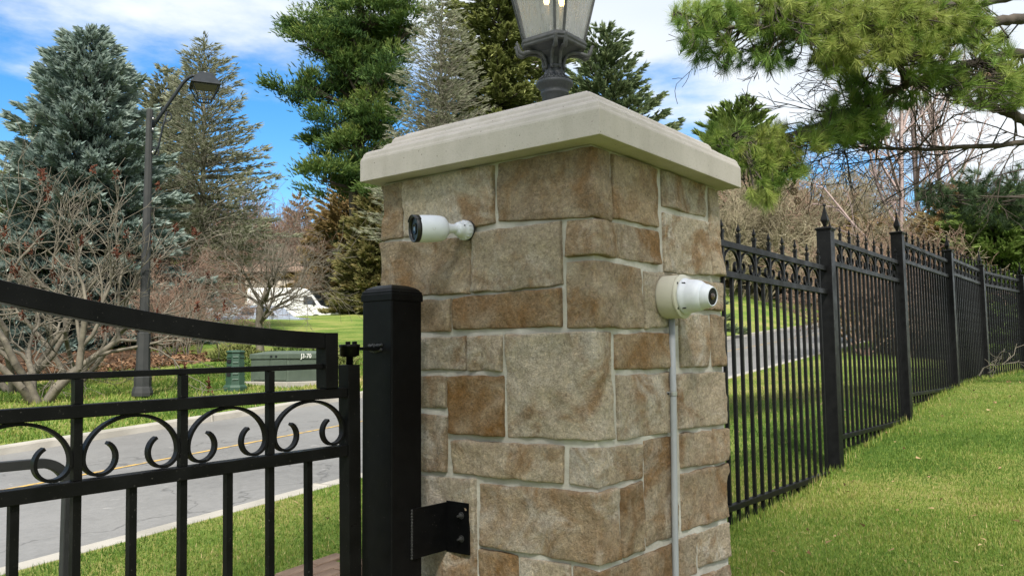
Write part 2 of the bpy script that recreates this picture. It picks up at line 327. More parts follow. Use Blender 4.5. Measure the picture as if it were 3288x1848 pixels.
g = np.random.default_rng(19); n = 420; X = g.uniform(3.4, 12, n); Y = g.uniform(-.8, 4.9, n); ok = ~((Y > 1.3) & (Y < 2.6) & (X < 3.6)); X, Y = X[ok], Y[ok]; n = len(X); dv = g.normal(0, 1, (n, 3)); dv[:, 2] *= .3
m_dead = leafmat('dead_leaf', [(.0, (.12, .07, .035)), (.5, (.24, .15, .075)), (1., (.38, .28, .16))], .8, .1)
V, F, k = tufts(np.stack([X, Y, Hz(X, Y)+.028], 1), dv, g.uniform(.018, .045, n), g.uniform(.008, .022, n), 1, g); tag(mk('lawn_litter', V, F, m_dead, None, False, np.repeat(g.random(n), k)), 'dry leaf scraps caught in the near lawn', 'leaves', kind='stuff')
n = 5000; X = np.concatenate([g.uniform(3.38, 15, n), g.uniform(3.36, 3.5, n//8)]); Y = np.concatenate([1.98+g.normal(0, .05, n)-np.clip(X[:n]-12.86, 0, 9)*.1, g.uniform(1.4, 2.5, n//8)]); n = len(X); Z = Hz(X, Y)-.004; h = g.uniform(.03, .085, n); a = g.uniform(0, 6.28, n); ln_ = g.normal(0, .4, n); wx = .0035
P = np.stack([X, Y, Z], 1); o_ = np.stack([np.cos(a)*wx, np.sin(a)*wx, a*0], 1); tip = P+np.stack([-np.sin(a)*np.sin(ln_)*h, np.cos(a)*np.sin(ln_)*h, np.cos(ln_)*h], 1)
tag(mk('fence_line_grass', np.stack([P-o_, P+o_, tip], 1).reshape(-1, 3), np.arange(3*n).reshape(-1, 3), m_grass, None, False, np.repeat(np.clip(g.normal(.5, .2, n), 0, 1), 3)), 'longer untrimmed grass along the foot of the iron fence', 'grass', kind='stuff')
# ------------------------------------------------------------------ stone pillar
PX, PY, PL = 2.268, 1.399, 1.125          # near corner of the coping, its side
FX, FY, FW = 2.351, 1.482, 1.0            # near corner of the masonry, its side
def stone_mat():
    m = bpy.data.materials.new('rock_faced_stone'); m.use_nodes = True; t = m.node_tree; b = t.nodes['Principled BSDF']; b.inputs['Roughness'].default_value = .92; b.inputs['Specular IOR Level'].default_value = .2
    oi = t.nodes.new('ShaderNodeObjectInfo'); tcn = t.nodes.new('ShaderNodeTexCoord')
    off = t.nodes.new('ShaderNodeVectorMath'); off.operation = 'MULTIPLY_ADD'; cx = t.nodes.new('ShaderNodeCombineXYZ')
    for i in range(3): t.links.new(oi.outputs['Random'], cx.inputs[i])
    t.links.new(cx.outputs[0], off.inputs[0]); off.inputs[1].default_value = (37, 51, 23); t.links.new(tcn.outputs['Object'], off.inputs[2])
    def nz(s_, d=6, r=.6, dist=0.):
        n = t.nodes.new('ShaderNodeTexNoise'); n.inputs['Scale'].default_value = s_; n.inputs['Detail'].default_value = d; n.inputs['Roughness'].default_value = r; n.inputs['Distortion'].default_value = dist; t.links.new(off.outputs[0], n.inputs['Vector']); return n.outputs[0]
    def ramp(fac, stops):
        r = t.nodes.new('ShaderNodeValToRGB')
        while len(r.color_ramp.elements) < len(stops): r.color_ramp.elements.new(.5)
        for e, (p, c) in zip(r.color_ramp.elements, stops): e.position = p; e.color = (*c, 1)
        t.links.new(fac, r.inputs[0]); return r.outputs[0]
    def mixc(f, a, c, mode='MIX'):
        n = t.nodes.new('ShaderNodeMix'); n.data_type = 'RGBA'; n.blend_type = mode
        for sock, v in ((n.inputs[0], f), (n.inputs[6], a), (n.inputs[7], c)):
            if isinstance(v, (int, float)): sock.default_value = v
            elif isinstance(v, tuple): sock.default_value = (*v, 1)
            else: t.links.new(v, sock)
        return n.outputs[2]
    # body colour of the single stone (object colour), blotches of brown iron stain, pale lime bloom, sandy grain
    base = mixc(ramp(nz(7, 5, .6, .4), [(.35, (0, 0, 0)), (.68, (1, 1, 1))]), oi.outputs['Color'], mixc(.75, oi.outputs['Color'], (.46, .39, .29)))
    base = mixc(ramp(nz(5, 6, .62, .7), [(.50, (0, 0, 0)), (.64, (.75, .75, .75))]), base, (.25, .14, .058))
    ml = t.nodes.new('ShaderNodeMath'); ml.operation = 'MULTIPLY'; t.links.new(ramp(nz(4.2, 8, .68, 1.2), [(.50, (0, 0, 0)), (.64, (1, 1, 1))]), ml.inputs[0]); t.links.new(oi.outputs['Alpha'], ml.inputs[1])
    base = mixc(ml.outputs[0], base, (.62, .585, .53))
    base = mixc(.55, base, ramp(nz(30, 8, .82, .0), [(.34, (.50, .46, .42)), (.5, (1, 1, 1)), (.66, (1.5, 1.46, 1.38))]), 'MULTIPLY')
    base = mixc(.9, base, ramp(nz(95, 6, .85), [(.30, (.42, .39, .36)), (.47, (.95, .95, .95)), (.56, (1.08, 1.06, 1.02)), (.70, (1.75, 1.66, 1.5))]), 'MULTIPLY')
    base = mixc(ramp(nz(70, 3, .6), [(.30, (.5, .5, .5)), (.36, (0, 0, 0))]), base, (.10, .075, .05))
    t.links.new(base, b.inputs['Base Color'])
    h1 = nz(220, 4, .8); h2 = nz(26, 7, .7, .3)
    ad = t.nodes.new('ShaderNodeMath'); ad.operation = 'MULTIPLY_ADD'; t.links.new(h1, ad.inputs[0]); ad.inputs[1].default_value = .22; t.links.new(h2, ad.inputs[2])
    bp = t.nodes.new('ShaderNodeBump'); bp.inputs['Strength'].default_value = 1.; bp.inputs['Distance'].default_value = .032; t.links.new(ad.outputs[0], bp.inputs['Height']); t.links.new(bp.outputs[0], b.inputs['Normal'])
    return m
m_stone = stone_mat()
m_mortar = mat('lime_mortar', (.39, .37, .325), .95, (.51, .49, .44), 9, .7, 55)
def cast_stone():
    m = mat('cast_stone', (.43, .393, .362), .88, (.49, .45, .417), 5, .16, 170, spec=.25); t = m.node_tree; b = t.nodes['Principled BSDF']; src = b.inputs['Base Color'].links[0].from_socket
    tcn = t.nodes.new('ShaderNodeTexCoord'); mp = t.nodes.new('ShaderNodeMapping'); mp.inputs['Scale'].default_value = (14, 14, 1.6); t.links.new(tcn.outputs['Object'], mp.inputs[0])
    def mul(fac, col, lo, hi, amt):
        global _x
        r = t.nodes.new('ShaderNodeValToRGB'); r.color_ramp.elements[0].position = lo; r.color_ramp.elements[1].position = hi; r.color_ramp.elements[0].color = (0, 0, 0, 1); r.color_ramp.elements[1].color = (amt, amt, amt, 1); t.links.new(fac, r.inputs[0])
        n = t.nodes.new('ShaderNodeMix'); n.data_type = 'RGBA'; t.links.new(r.outputs[0], n.inputs[0]); n.inputs[7].default_value = (*col, 1); return n
    st = t.nodes.new('ShaderNodeTexNoise'); st.inputs['Scale'].default_value = 1.; st.inputs['Detail'].default_value = 6; t.links.new(mp.outputs[0], st.inputs['Vector'])
    n1_ = mul(st.outputs[0], (.30, .27, .225), .50, .75, .35); t.links.new(src, n1_.inputs[6])
    vo = t.nodes.new('ShaderNodeTexVoronoi'); vo.inputs['Scale'].default_value = 34; t.links.new(tcn.outputs['Object'], vo.inputs['Vector'])
    iv = t.nodes.new('ShaderNodeMath'); iv.operation = 'SUBTRACT'; iv.inputs[0].default_value = 1; t.links.new(vo.outputs[0], iv.inputs[1])
    n2_ = mul(iv.outputs[0], (.10, .09, .075), .91, .94, .85); t.links.new(n1_.outputs[2], n2_.inputs[6])
    gr = t.nodes.new('ShaderNodeTexNoise'); gr.inputs['Scale'].default_value = 160; gr.inputs['Detail'].default_value = 4; t.links.new(tcn.outputs['Object'], gr.inputs['Vector'])
    n3_ = mul(gr.outputs[0], (.30, .28, .24), .55, .75, .55); t.links.new(n2_.outputs[2], n3_.inputs[6]); t.links.new(n3_.outputs[2], b.inputs['Base Color'])
    return m
m_cap = cast_stone()
pillar = thing('stone_pillar', 'square rock-faced stone gate pillar with pale cast stone coping', 'pillar', (FX+.5, FY+.5, .3))
OFF = np.array((FX+.5, FY+.5, .3))
core = MB().box(FX+.0055, FX+FW-.0055, FY+.0055, FY+FW-.0055, .1, 2.312)
core.V = [tuple(np.array(v)-OFF) for v in core.V]; core.build('mortar', m_mortar, pillar)
from mathutils import noise as mno
def block(lo, hi, zf, tone, bloom, seed, proud=0., n=11):
    """rock-faced block lo..hi (x, y); zf(x, y) -> (zbottom, ztop) so that beds may slope"""
    rr = random.Random(seed); r = .0045
    def coords(a, b, fine):
        L = b-a; e = [0, .35*r, r, 3*r]; m_ = max(2, int(L/fine)); mid = [3*r+(L-6*r)*i/m_ for i in range(1, m_)]
        return [a+v for v in e+mid]+[b-v for v in e[::-1]]
    ex = .0018; lo = (lo[0]-(ex if lo[0] > FX+.001 else 0), lo[1]-(ex if lo[1] > FY+.001 else 0)); hi = (hi[0]+(ex if hi[0] < FX+FW-.001 else 0), hi[1]+(ex if hi[1] < FY+FW-.001 else 0)); zf0 = zf; zf = lambda x, y: (zf0(x, y)[0]-ex, min(2.309, zf0(x, y)[1]+ex))
    xs, ys, us = coords(lo[0], hi[0], .029 if lo[1] < 1.5 else .07), coords(lo[1], hi[1], .029 if lo[0] < 2.4 else .07), coords(0, .2, .036)
    zl = zf((lo[0]+hi[0])/2, (lo[1]+hi[1])/2); us = coords(0, max(.08, zl[1]-zl[0]), .024 if min(lo[0]-.87, lo[1]) < 1.5 else .05); H = us[-1]; us = [u/H for u in us]
    nx, ny, nz = len(xs), len(ys), len(us); ids = {}; V = []; F = []
    c0 = Vector(((lo[0]+hi[0])/2, (lo[1]+hi[1])/2, 0)); sd = Vector((seed*1.7 % 31, seed*2.3 % 17, 0))
    def vid(i, j, k):
        key = (i, j, k)
        if key in ids: return ids[key]
        x, y = xs[i], ys[j]; zb, zt = zf(x, y); z = zb+(zt-zb)*us[k]
        p = Vector((x, y, z)); q = Vector((min(max(x, lo[0]+r), hi[0]-r), min(max(y, lo[1]+r), hi[1]-r), min(max(z, zb+r), zt-r))); d = p-q
        if d.length > 1e-6 and sum(abs(c) > 1e-6 for c in d) > 1: p = q+d.normalized()*r
        nn = d.normalized() if d.length > 1e-6 else Vector((0, 0, 0))
        a = mno.fractal(p*7+sd, .8, 2.1, 5)*.0075+abs(mno.noise(p*4.5+sd*1.3))*.009
        tq = mno.noise(Vector((p.x*4.2, p.y*4.2, p.z*5.5))+sd*.7)*2.6; fq = tq-math.floor(tq); a += .0048*(math.floor(tq)+float(sst((fq-.35)/.3)))        # broken ledges of the split face
        ridge = mno.noise(Vector((p.x*9, p.y*9, p.z*5))+sd*2)
        if ridge > .30: a -= min(.012, (ridge-.30)*.09)                           # chipped scallops
        edge = min(us[k], 1-us[k])*H
        lowf = Vector((mno.noise(p*11+sd), mno.noise(p*11+sd+Vector((3, 0, 0))), mno.noise(p*11+sd+Vector((0, 5, 0)))))*(.0042 if edge < .03 else .001)
        jit = lowf+Vector((mno.noise(p*28+sd), mno.noise(p*28+sd+Vector((9, 0, 0))), mno.noise(p*21+sd+Vector((0, 7, 0)))*(1.6 if edge < .02 else .5)))*.0028
        mx_ = 1 if (nn.x < 0 and lo[0] < FX+.001) or (nn.x > 0 and hi[0] > FX+FW-.001) else 0; my_ = 1 if (nn.y < 0 and lo[1] < FY+.001) or (nn.y > 0 and hi[1] > FY+FW-.001) else 0
        p = p+Vector((nn.x*mx_, nn.y*my_, 0))*min(.026, max(a+proud, -.0015))+jit
        ids[key] = len(V); V.append(tuple(p-Vector(OFF))); return ids[key]
    def face(f): F.append(tuple(f))
    for j in range(ny-1):
        for k in range(nz-1):
            face((vid(0, j, k), vid(0, j, k+1), vid(0, j+1, k+1), vid(0, j+1, k))); face((vid(nx-1, j, k), vid(nx-1, j+1, k), vid(nx-1, j+1, k+1), vid(nx-1, j, k+1)))
    for i in range(nx-1):
        for k in range(nz-1):
            face((vid(i, 0, k), vid(i+1, 0, k), vid(i+1, 0, k+1), vid(i, 0, k+1))); face((vid(i, ny-1, k), vid(i, ny-1, k+1), vid(i+1, ny-1, k+1), vid(i+1, ny-1, k)))
    for i in range(nx-1):
        for j in range(ny-1):
            face((vid(i, j, 0), vid(i, j+1, 0), vid(i+1, j+1, 0), vid(i+1, j, 0))); face((vid(i, j, nz-1), vid(i+1, j, nz-1), vid(i+1, j+1, nz-1), vid(i, j+1, nz-1)))
    o = mk('stone', V, F, m_stone, pillar, True)
    g = Vector((.49, .45, .375)); bn = Vector((.235, .135, .058)); c = g.lerp(bn, min(1.1, tone*1.15)); v = rr.uniform(.82, 1.22); o.color = (c.x*v, c.y*v, c.z*v, bloom)
    return o
DP = .13
# left face (towards the driveway): y0, y1, ztop at y0, y1, zbottom at y0, y1, brownness
LEFT = [(2.371, 2.482, 2.305, 2.308, 2.082, 2.084, .5, .2), (1.904, 2.358, 2.303, 2.306, 2.089, 2.083, .2, .6), (2.019, 2.482, 2.051, 2.070, 1.844, 1.853, .6, .3),
(1.611, 2.005, 2.065, 2.065, 1.849, 1.844, .35, .5), (2.118, 2.300, 1.828, 1.828, 1.708, 1.709, .75, .2), (2.313, 2.482, 1.83, 1.83, 1.709, 1.71, .4, .3), (1.615, 2.100, 1.840, 1.829, 1.710, 1.712, .85, .1),
(2.042, 2.330, 1.687, 1.686, 1.565, 1.563, .25, .6), (2.343, 2.482, 1.69, 1.69, 1.425, 1.425, .5, .3), (1.874, 2.028, 1.687, 1.686, 1.559, 1.562, .3, .7), (2.141, 2.330, 1.540, 1.539, 1.422, 1.419, .35, .5), (1.868, 2.126, 1.540, 1.540, 1.333, 1.330, 1.1, .05),
(2.138, 2.330, 1.393, 1.396, 1.187, 1.182, .55, .5), (2.343, 2.482, 1.41, 1.41, 1.182, 1.182, .3, .3), (1.618, 2.106, 1.312, 1.305, 1.189, 1.187, .45, .4), (2.000, 2.300, 1.171, 1.164, .804, .793, .25, .6), (2.314, 2.482, 1.165, 1.165, .80, .80, .5, .3), (1.814, 1.978, .930, .930, .793, .794, 1., .05), (1.596, 1.800, .927, .924, .802, .795, .35, .5)]
RIGHT = [(2.476, 2.802, 2.301, 2.306, 2.078, 2.084, .65, .2), (2.838, 3.216, 2.306, 2.307, 2.169, 2.179, .15, .4), (3.253, 3.351, 2.307, 2.306, 1.940, 1.943, .4, .4), (2.843, 3.231, 2.146, 2.154, 1.923, 1.936, .25, .9),
(2.686, 2.935, 1.912, 1.918, 1.708, 1.724, .25, .6), (2.960, 3.351, 1.905, 1.910, 1.785, 1.798, .6, .3), (2.475, 2.868, 1.682, 1.691, 1.564, 1.561, .85, .1), (2.955, 3.212, 1.763, 1.772, 1.564, 1.564, .45, .5), (3.240, 3.351, 1.772, 1.771, 1.565, 1.566, .6, .3),
(2.481, 2.858, 1.540, 1.543, 1.329, 1.327, .3, .6), (2.928, 3.351, 1.537, 1.538, 1.330, 1.325, .35, .5), (2.661, 2.900, 1.310, 1.305, .947, .952, .6, .4), (2.493, 2.635, 1.166, 1.170, .942, .937, .85, .1), (2.936, 3.203, 1.313, 1.307, 1.187, 1.175, .55, .2), (3.227, 3.351, 1.307, 1.307, 1.176, 1.179, .6, .2),
(2.936, 3.351, 1.163, 1.163, .953, .946, .6, .2), (2.910, 3.046, .927, .926, .784, .781, .55, .2), (3.067, 3.351, .923, .921, .797, .786, .35, .9), (2.865, 3.203, .767, .757, .646, .637, .5, .3), (3.230, 3.351, .754, .75, .636, .631, .55, .3), (2.36, 2.845, .775, .772, .64, .64, .4, .4), (2.50, 2.93, .62, .62, .45, .45, .5, .3), (2.95, 3.351, .62, .62, .45, .45, .4, .3)]
CORNER = [(1.884, 2.460, 2.303, 2.304, 2.304, 2.093, 2.069, 2.060, .6, .15), (1.590, 2.800, 2.064, 2.061, 2.066, 1.943, 1.941, 1.946, .75, .35), (1.589, 2.659, 1.921, 1.921, 1.922, 1.706, 1.703, 1.704, .65, .2),
(1.852, 2.452, 1.688, 1.686, 1.684, 1.330, 1.338, 1.330, .2, .35), (1.593, 2.637, 1.308, 1.307, 1.303, 1.187, 1.184, 1.188, .45, .7), (1.979, 2.472, 1.159, 1.168, 1.172, .946, .943, .940, .7, .55), (1.583, 2.853, .927, .918, .921, .791, .790, .780, .8, .15)]
sdn = 0
for y0, y1, ta, tb, ba, bb, tone, bl in LEFT:
    sdn += 1; f = lambda x, y: ((ba+(bb-ba)*(y-y0)/(y1-y0)), (ta+(tb-ta)*(y-y0)/(y1-y0)))
    block((FX, y0), (FX+DP, y1), f, tone, bl, sdn, random.uniform(.002, .010))
for x0, x1, ta, tb, ba, bb, tone, bl in RIGHT:
    sdn += 1; f = lambda x, y: ((ba+(bb-ba)*(x-x0)/(x1-x0)), (ta+(tb-ta)*(x-x0)/(x1-x0)))
    block((x0, FY), (x1, FY+DP), f, tone, bl, sdn, random.uniform(.002, .010))
for ye, xe, tl, tc_, tr, bl_, bc, br, tone, bl in CORNER:
    sdn += 1
    def f(x, y, ye=ye, xe=xe, tl=tl, tc_=tc_, tr=tr, bl_=bl_, bc=bc, br=br):
        a = min(1, max(0, (y-FY)/(ye-FY))); c = min(1, max(0, (x-FX)/(xe-FX))); return (bc+(bl_-bc)*a+(br-bc)*c, tc_+(tl-tc_)*a+(tr-tc_)*c)
    block((FX, FY), (xe, ye), f, tone, bl, sdn, random.uniform(.003, .009))
# the courses below the picture edge and on the two rear faces
zz = [.45, .62, .775]
for a, b in zip(zz[:-1], zz[1:]):
    for y0, y1 in ((FY+.01, 1.78), (1.795, 2.1), (2.115, 2.482)):
        if a > .6 or y0 > 1.5: sdn += 1; block((FX, y0), (FX+DP, y1), lambda x, y: (a+.012, b), random.uniform(.2, .8), .3, sdn)
rows = [.45, .63, .80, 1.0, 1.17, 1.32, 1.55, 1.70, 1.84, 2.07, 2.306]
for side in (0, 1):
    for a, b in zip(rows[:-1], rows[1:]):
        p = (FX if side == 0 else FY)+(DP+.015 if True else 0)
        end = (FX if side == 0 else FY)+FW-(.14 if side == 0 else 0)
        while p < end-.12:
            q = min(end, p+random.uniform(.22, .45))
            if end-q < .12: q = end
            sdn += 1
            if side == 0: block((p, FY+FW-DP), (q, FY+FW), lambda x, y: (a+.006, b-.006), random.uniform(.2, .8), .3, sdn)
            else: block((FX+FW-DP, p), (FX+FW, q), lambda x, y: (a+.006, b-.006), random.uniform(.2, .8), .3, sdn)
            p = q+.014
prof = [(-.001, 2.3135), (-.001, 2.396), (.001, 2.404), (.005, 2.411), (.009, 2.424), (.016, 2.433), (.026, 2.438), (.056, 2.446), (.062, 2.452), (.066, 2.462), (.074, 2.469), (.083, 2.472), (.087, 2.476), (.090, 2.487), (.098, 2.497), (.112, 2.503), (.122, 2.506), (.130, 2.514), (.15, 2.521), (.40, 2.552), (.48, 2.556)]
V = []; F = []
for o_, z in prof:
    a, b = o_, PL-o_; V += [(PX+a, PY+a, z), (PX+b, PY+a, z), (PX+b, PY+b, z), (PX+a, PY+b, z)]
for i in range(len(prof)-1): F += [(i*4+j, i*4+(j+1) % 4, i*4+4+(j+1) % 4, i*4+4+j) for j in range(4)]
F += [(3, 2, 1, 0), tuple(range(len(prof)*4-4, len(prof)*4))]
mk('coping', [np.array(v)-OFF for v in V], F, m_cap, pillar, False, None, .002, 2)['label'] = 'pale cast stone coping with stepped moulding'

# ------------------------------------------------------------------ lantern on the pillar
m_iron = mat('cast_iron_grey', (.020, .023, .028), .55, (.036, .040, .047), 14, .35, 90, spec=.5)
m_rib = mat('weathered_iron', (.045, .048, .052), .7, (.085, .087, .092), 30, .3, 120)
def glassmat(name, tintc, rough, a):
    m = bpy.data.materials.new(name); m.use_nodes = True; t = m.node_tree; b = t.nodes['Principled BSDF']
    b.inputs['Base Color'].default_value = (*tintc, 1); b.inputs['Roughness'].default_value = rough
    tr = t.nodes.new('ShaderNodeBsdfTransparent'); mxs = t.nodes.new('ShaderNodeMixShader')
    tcn = t.nodes.new('ShaderNodeTexCoord'); mp = t.nodes.new('ShaderNodeMapping'); mp.inputs['Scale'].default_value = (60, 60, 9); nz = t.nodes.new('ShaderNodeTexNoise'); nz.inputs['Scale'].default_value = 1; nz.inputs['Detail'].default_value = 5
    t.links.new(tcn.outputs['Object'], mp.inputs[0]); t.links.new(mp.outputs[0], nz.inputs['Vector'])
    mr_ = t.nodes.new('ShaderNodeMapRange'); t.links.new(nz.outputs[0], mr_.inputs[0]); mr_.inputs[1].default_value = .3; mr_.inputs[2].default_value = .7; mr_.inputs[3].default_value = a-.15; mr_.inputs[4].default_value = a+.15
    t.links.new(mr_.outputs[0], mxs.inputs[0]); t.links.new(tr.outputs[0], mxs.inputs[1]); t.links.new(b.outputs[0], mxs.inputs[2]); t.links.new(mxs.outputs[0], t.nodes['Material Output'].inputs[0])
    return m
m_seed = glassmat('weathered_lantern_glass', (.36, .37, .38), .25, .5)
lan = thing('pillar_lantern', 'grey cast iron lantern with four-sided glass on top of the stone pillar', 'lantern', (PX+PL/2, PY+PL/2, 2.5566))
def LZ(z): return z-2.5566
MB().lathe([(.075, LZ(2.5566)), (.075, LZ(2.575)), (.056, LZ(2.585)), (.053, LZ(2.60)), (.053, LZ(2.688)), (.058, LZ(2.692)), (.059, LZ(2.699)), (.055, LZ(2.703)), (.060, LZ(2.712)), (.076, LZ(2.731)), (.0775, LZ(2.738)), (.075, LZ(2.745)), (.071, LZ(2.748))], 40).build('base', m_iron, lan, True)
nk = MB().lathe([(.070, LZ(2.748)), (.063, LZ(2.756)), (.050, LZ(2.768)), (.044, LZ(2.779)), (.040, LZ(2.79)), (.036, LZ(2.815))], 40); nk.build('neck', m_iron, lan, True)
for j in range(22):
    t = 2*pi*j/22; T = Matrix.Rotation(t, 4, 'Z'); MB().tube([T @ Vector((.071, 0, LZ(2.7485))), T @ Vector((.062, 0, LZ(2.759))), T @ Vector((.051, 0, LZ(2.770)))], [.0042, .0036, .0026], 6).build('flute', m_iron, lan, True)
def oct_(h, c, z): return [(h, -h+c, z), (h, h-c, z), (h-c, h, z), (-h+c, h, z), (-h, h-c, z), (-h, -h+c, z), (-h+c, -h, z), (h-c, -h, z)]
def octloft(rings):
    b = MB(); V = []
    for h, c, z in rings: V += oct_(h, c, LZ(z))
    n = len(rings); F = [(i*8+j, i*8+(j+1) % 8, i*8+8+(j+1) % 8, i*8+8+j) for i in range(n-1) for j in range(8)]+[tuple(range(8))[::-1], tuple(range(n*8-8, n*8))]
    return b.add(V, F)
octloft([(.026, .012, 2.795), (.028, .012, 2.82), (.036, .014, 2.845), (.060, .018, 2.868), (.092, .024, 2.884), (.100, .026, 2.888)]).build('cradle', m_iron, lan)
octloft([(.104, .028, 2.886), (.108, .029, 2.891), (.108, .029, 2.899), (.112, .030, 2.903), (.112, .030, 2.909), (.108, .029, 2.914), (.106, .028, 2.922)]).build('rim', m_rib, lan, bevel=.002)
z0, z1, h0, h1, c0_, c1_ = 2.922, 3.30, .102, .178, .026, .050
lo = oct_(h0, c0_, LZ(z0)); hi = oct_(h1, c1_, LZ(z1))
for j in range(8): MB().tube([lo[j], hi[j]], .0062, 6).build('rib', m_rib, lan)
def inset(a, f):
    c = sum((Vector(p) for p in a), Vector())/4; return [c+(Vector(p)-c)*f for p in a]
for j in range(8):
    q = inset([Vector(lo[j])*.985, Vector(lo[(j+1) % 8])*.985, Vector(hi[(j+1) % 8])*.985, Vector(hi[j])*.985], .985); nrm = (q[1]-q[0]).cross(q[3]-q[0]).normalized()*.003
    mk('pane', [tuple(v) for v in q]+[tuple(v-nrm) for v in q], [(0, 1, 2, 3), (7, 6, 5, 4), (0, 4, 5, 1), (1, 5, 6, 2), (2, 6, 7, 3), (3, 7, 4, 0)], m_seed, lan)
octloft([(.188, .053, 3.298), (.196, .055, 3.305), (.196, .055, 3.318), (.15, .045, 3.35), (.085, .024, 3.41), (.04, .012, 3.44), (.03, .01, 3.47)]).build('roof', m_iron, lan, bevel=.002)
MB().lathe([(.02, LZ(3.47)), (.032, LZ(3.485)), (.03, LZ(3.5)), (.014, LZ(3.515)), (.022, LZ(3.53)), (.02, LZ(3.55)), (.004, LZ(3.58))], 16).build('finial', m_iron, lan, True)
arm = [(.034, 2.802), (.047, 2.806), (.046, 2.796), (.038, 2.797), (.036, 2.81), (.040, 2.835), (.052, 2.858), (.075, 2.868), (.104, 2.868), (.122, 2.862), (.134, 2.856), (.146, 2.862), (.152, 2.876), (.156, 2.892), (.162, 2.900)]
for qd in range(4):
    T = Matrix.Rotation(pi/4+qd*pi/2, 4, 'Z')
    for off in (-.017, .017):
        MB().tube([T @ Vector((r, off+(.004 if off > 0 else -.004)*max(0, (r-.1)/.06), LZ(z))) for r, z in arm], [.005, .006, .006, .0055, .0062, .007, .0075, .0075, .0078, .0085, .0095, .009, .0078, .0066, .0062], 10).build('scroll_arm', m_rib, lan, True)
    MB().tube([T @ Vector((.031, -.018, LZ(2.806))), T @ Vector((.031, .018, LZ(2.806)))], .011, 12).build('boss', m_rib, lan, True)
m_bulb = bpy.data.materials.new('warm_bulb'); m_bulb.use_nodes = True; bb_ = m_bulb.node_tree.nodes['Principled BSDF']; bb_.inputs['Emission Color'].default_value = (1, .62, .22, 1); bb_.inputs['Emission Strength'].default_value = 6; bb_.inputs['Base Color'].default_value = (.8, .6, .3, 1)
for bx, by in ((-.028, .016), (.024, -.026)):
    b = MB().lathe([(.006, LZ(3.07)), (.012, LZ(3.085)), (.014, LZ(3.105)), (.010, LZ(3.13)), (.003, LZ(3.155))], 14); b.V = [(x+bx, y+by, z) for x, y, z in b.V]; b.build('bulb', m_bulb, lan, True)
    b = MB().lathe([(.012, LZ(2.92)), (.012, LZ(3.07))], 14); b.V = [(x+bx, y+by, z) for x, y, z in b.V]; b.build('candle_sleeve', mat('candle_sleeve', (.55, .54, .5), .5), lan, True)

# ------------------------------------------------------------------ security cameras, junction box, conduit
m_white = mat('white_plastic', (.60, .635, .71), .42, (.64, .67, .74), 40, spec=.4)
m_gasket = mat('black_plastic', (.012, .012, .013), .35)
m_glassblk = mat('lens_glass', (.004, .0038, .0038), .35, spec=.15)
m_amber = mat('lens_glint', (.06, .035, .025), .08)
def frame(org, ax, up=(0, 0, 1)):
    z = Vector(ax).normalized(); x = Vector(up).cross(z).normalized(); y = z.cross(x); return Matrix(((x.x, y.x, z.x, org[0]), (x.y, y.y, z.y, org[1]), (x.z, y.z, z.z, org[2]), (0, 0, 0, 1)))
bc_ = thing('bullet_camera', 'white bullet security camera with black front on the driveway side of the pillar', 'camera', (FX-.012, 2.022, 2.074)); bc_.rotation_euler.z = 0
I4 = frame((0, 0, 0), (-1, 0, 0))
MB().lathe([(.0375, -.004), (.0375, .004)], 40, I4).build('gasket', m_gasket, bc_, True, .001)
mb_ = MB().lathe([(.0355, .004), (.0362, .010), (.035, .022), (.0315, .030), (.028, .036), (.0265, .050), (.022, .058), (.014, .062)], 40, I4).build('mount', m_white, bc_, True)
for j in range(16):
    t = 2*pi*j/16; MB().box(-.0012, .0012, .0335, .0372, .008, .026, I4 @ Matrix.Rotation(t, 4, 'Z')).build('grip_rib', m_white, mb_)
sw_ = I4 @ Matrix.Rotation(radians(-150), 4, 'Z'); MB().lathe([(.0025, 0), (.0025, .003)], 8, Matrix.Translation((-.043, -.0245, .012)) @ frame((0, 0, 0), (0, -1, .3))).build('screw_hole', m_gasket, mb_)
AX = Vector((-.905, .425, -.07)).normalized(); J = Vector((-.052, 0, .002)); BT = frame(tuple(J), tuple(AX))
MB().lathe([(.014, -.012), (.016, .010), (.017, .028), (.022, .040), (.024, .050)], 24, BT).build('ball_joint', m_white, bc_, True)
body = MB().lathe([(.024, 0.0440), (.034, 0.0481), (.0425, 0.0569), (.0468, 0.0719), (.0485, 0.0923), (.0490, 0.1263), (.0485, 0.1535), (.0478, 0.1559)], 48, BT).build('body', m_white, bc_, True)
bez = MB().lathe([(.0480, 0.1559), (.0487, 0.1563), (.0487, 0.1698), (.0470, 0.1729), (.0425, 0.1729), (.0415, 0.1664), (.0405, 0.1650)], 48, BT, caps=False).build('bezel', m_gasket, bc_, True)
MB().lathe([(.0001, 0.1654), (.0412, 0.1654)], 48, BT, caps=False).build('front_glass', m_glassblk, bez)
ln = MB().lathe([(.021, 0.1657), (.021, 0.1681), (.0185, 0.1691), (.016, 0.1679), (.0001, 0.1679)], 32, BT, caps=False).build('lens', m_glassblk, bez, True)
MB().lathe([(.0001, 0.1683), (.008, 0.1683)], 16, BT, caps=False).build('lens_coating', m_amber, ln)
hood = MB(); hp = []
for j in range(25):
    t = radians(35+110*j/24); hp.append(t)
V = []; F = []
for t in hp:
    for r, z in ((.0488, 0.1542), (.0503, 0.1542), (.0503, 0.1766), (.0488, 0.1766)): V.append(tuple(BT @ Vector((r*cos(t), r*sin(t), z))))
for j in range(24): F += [(j*4+i, j*4+(i+1) % 4, j*4+4+(i+1) % 4, j*4+4+i) for i in range(4)]
F += [(3, 2, 1, 0), (96, 97, 98, 99)]; mk('hood', V, F, m_gasket, bc_, True)
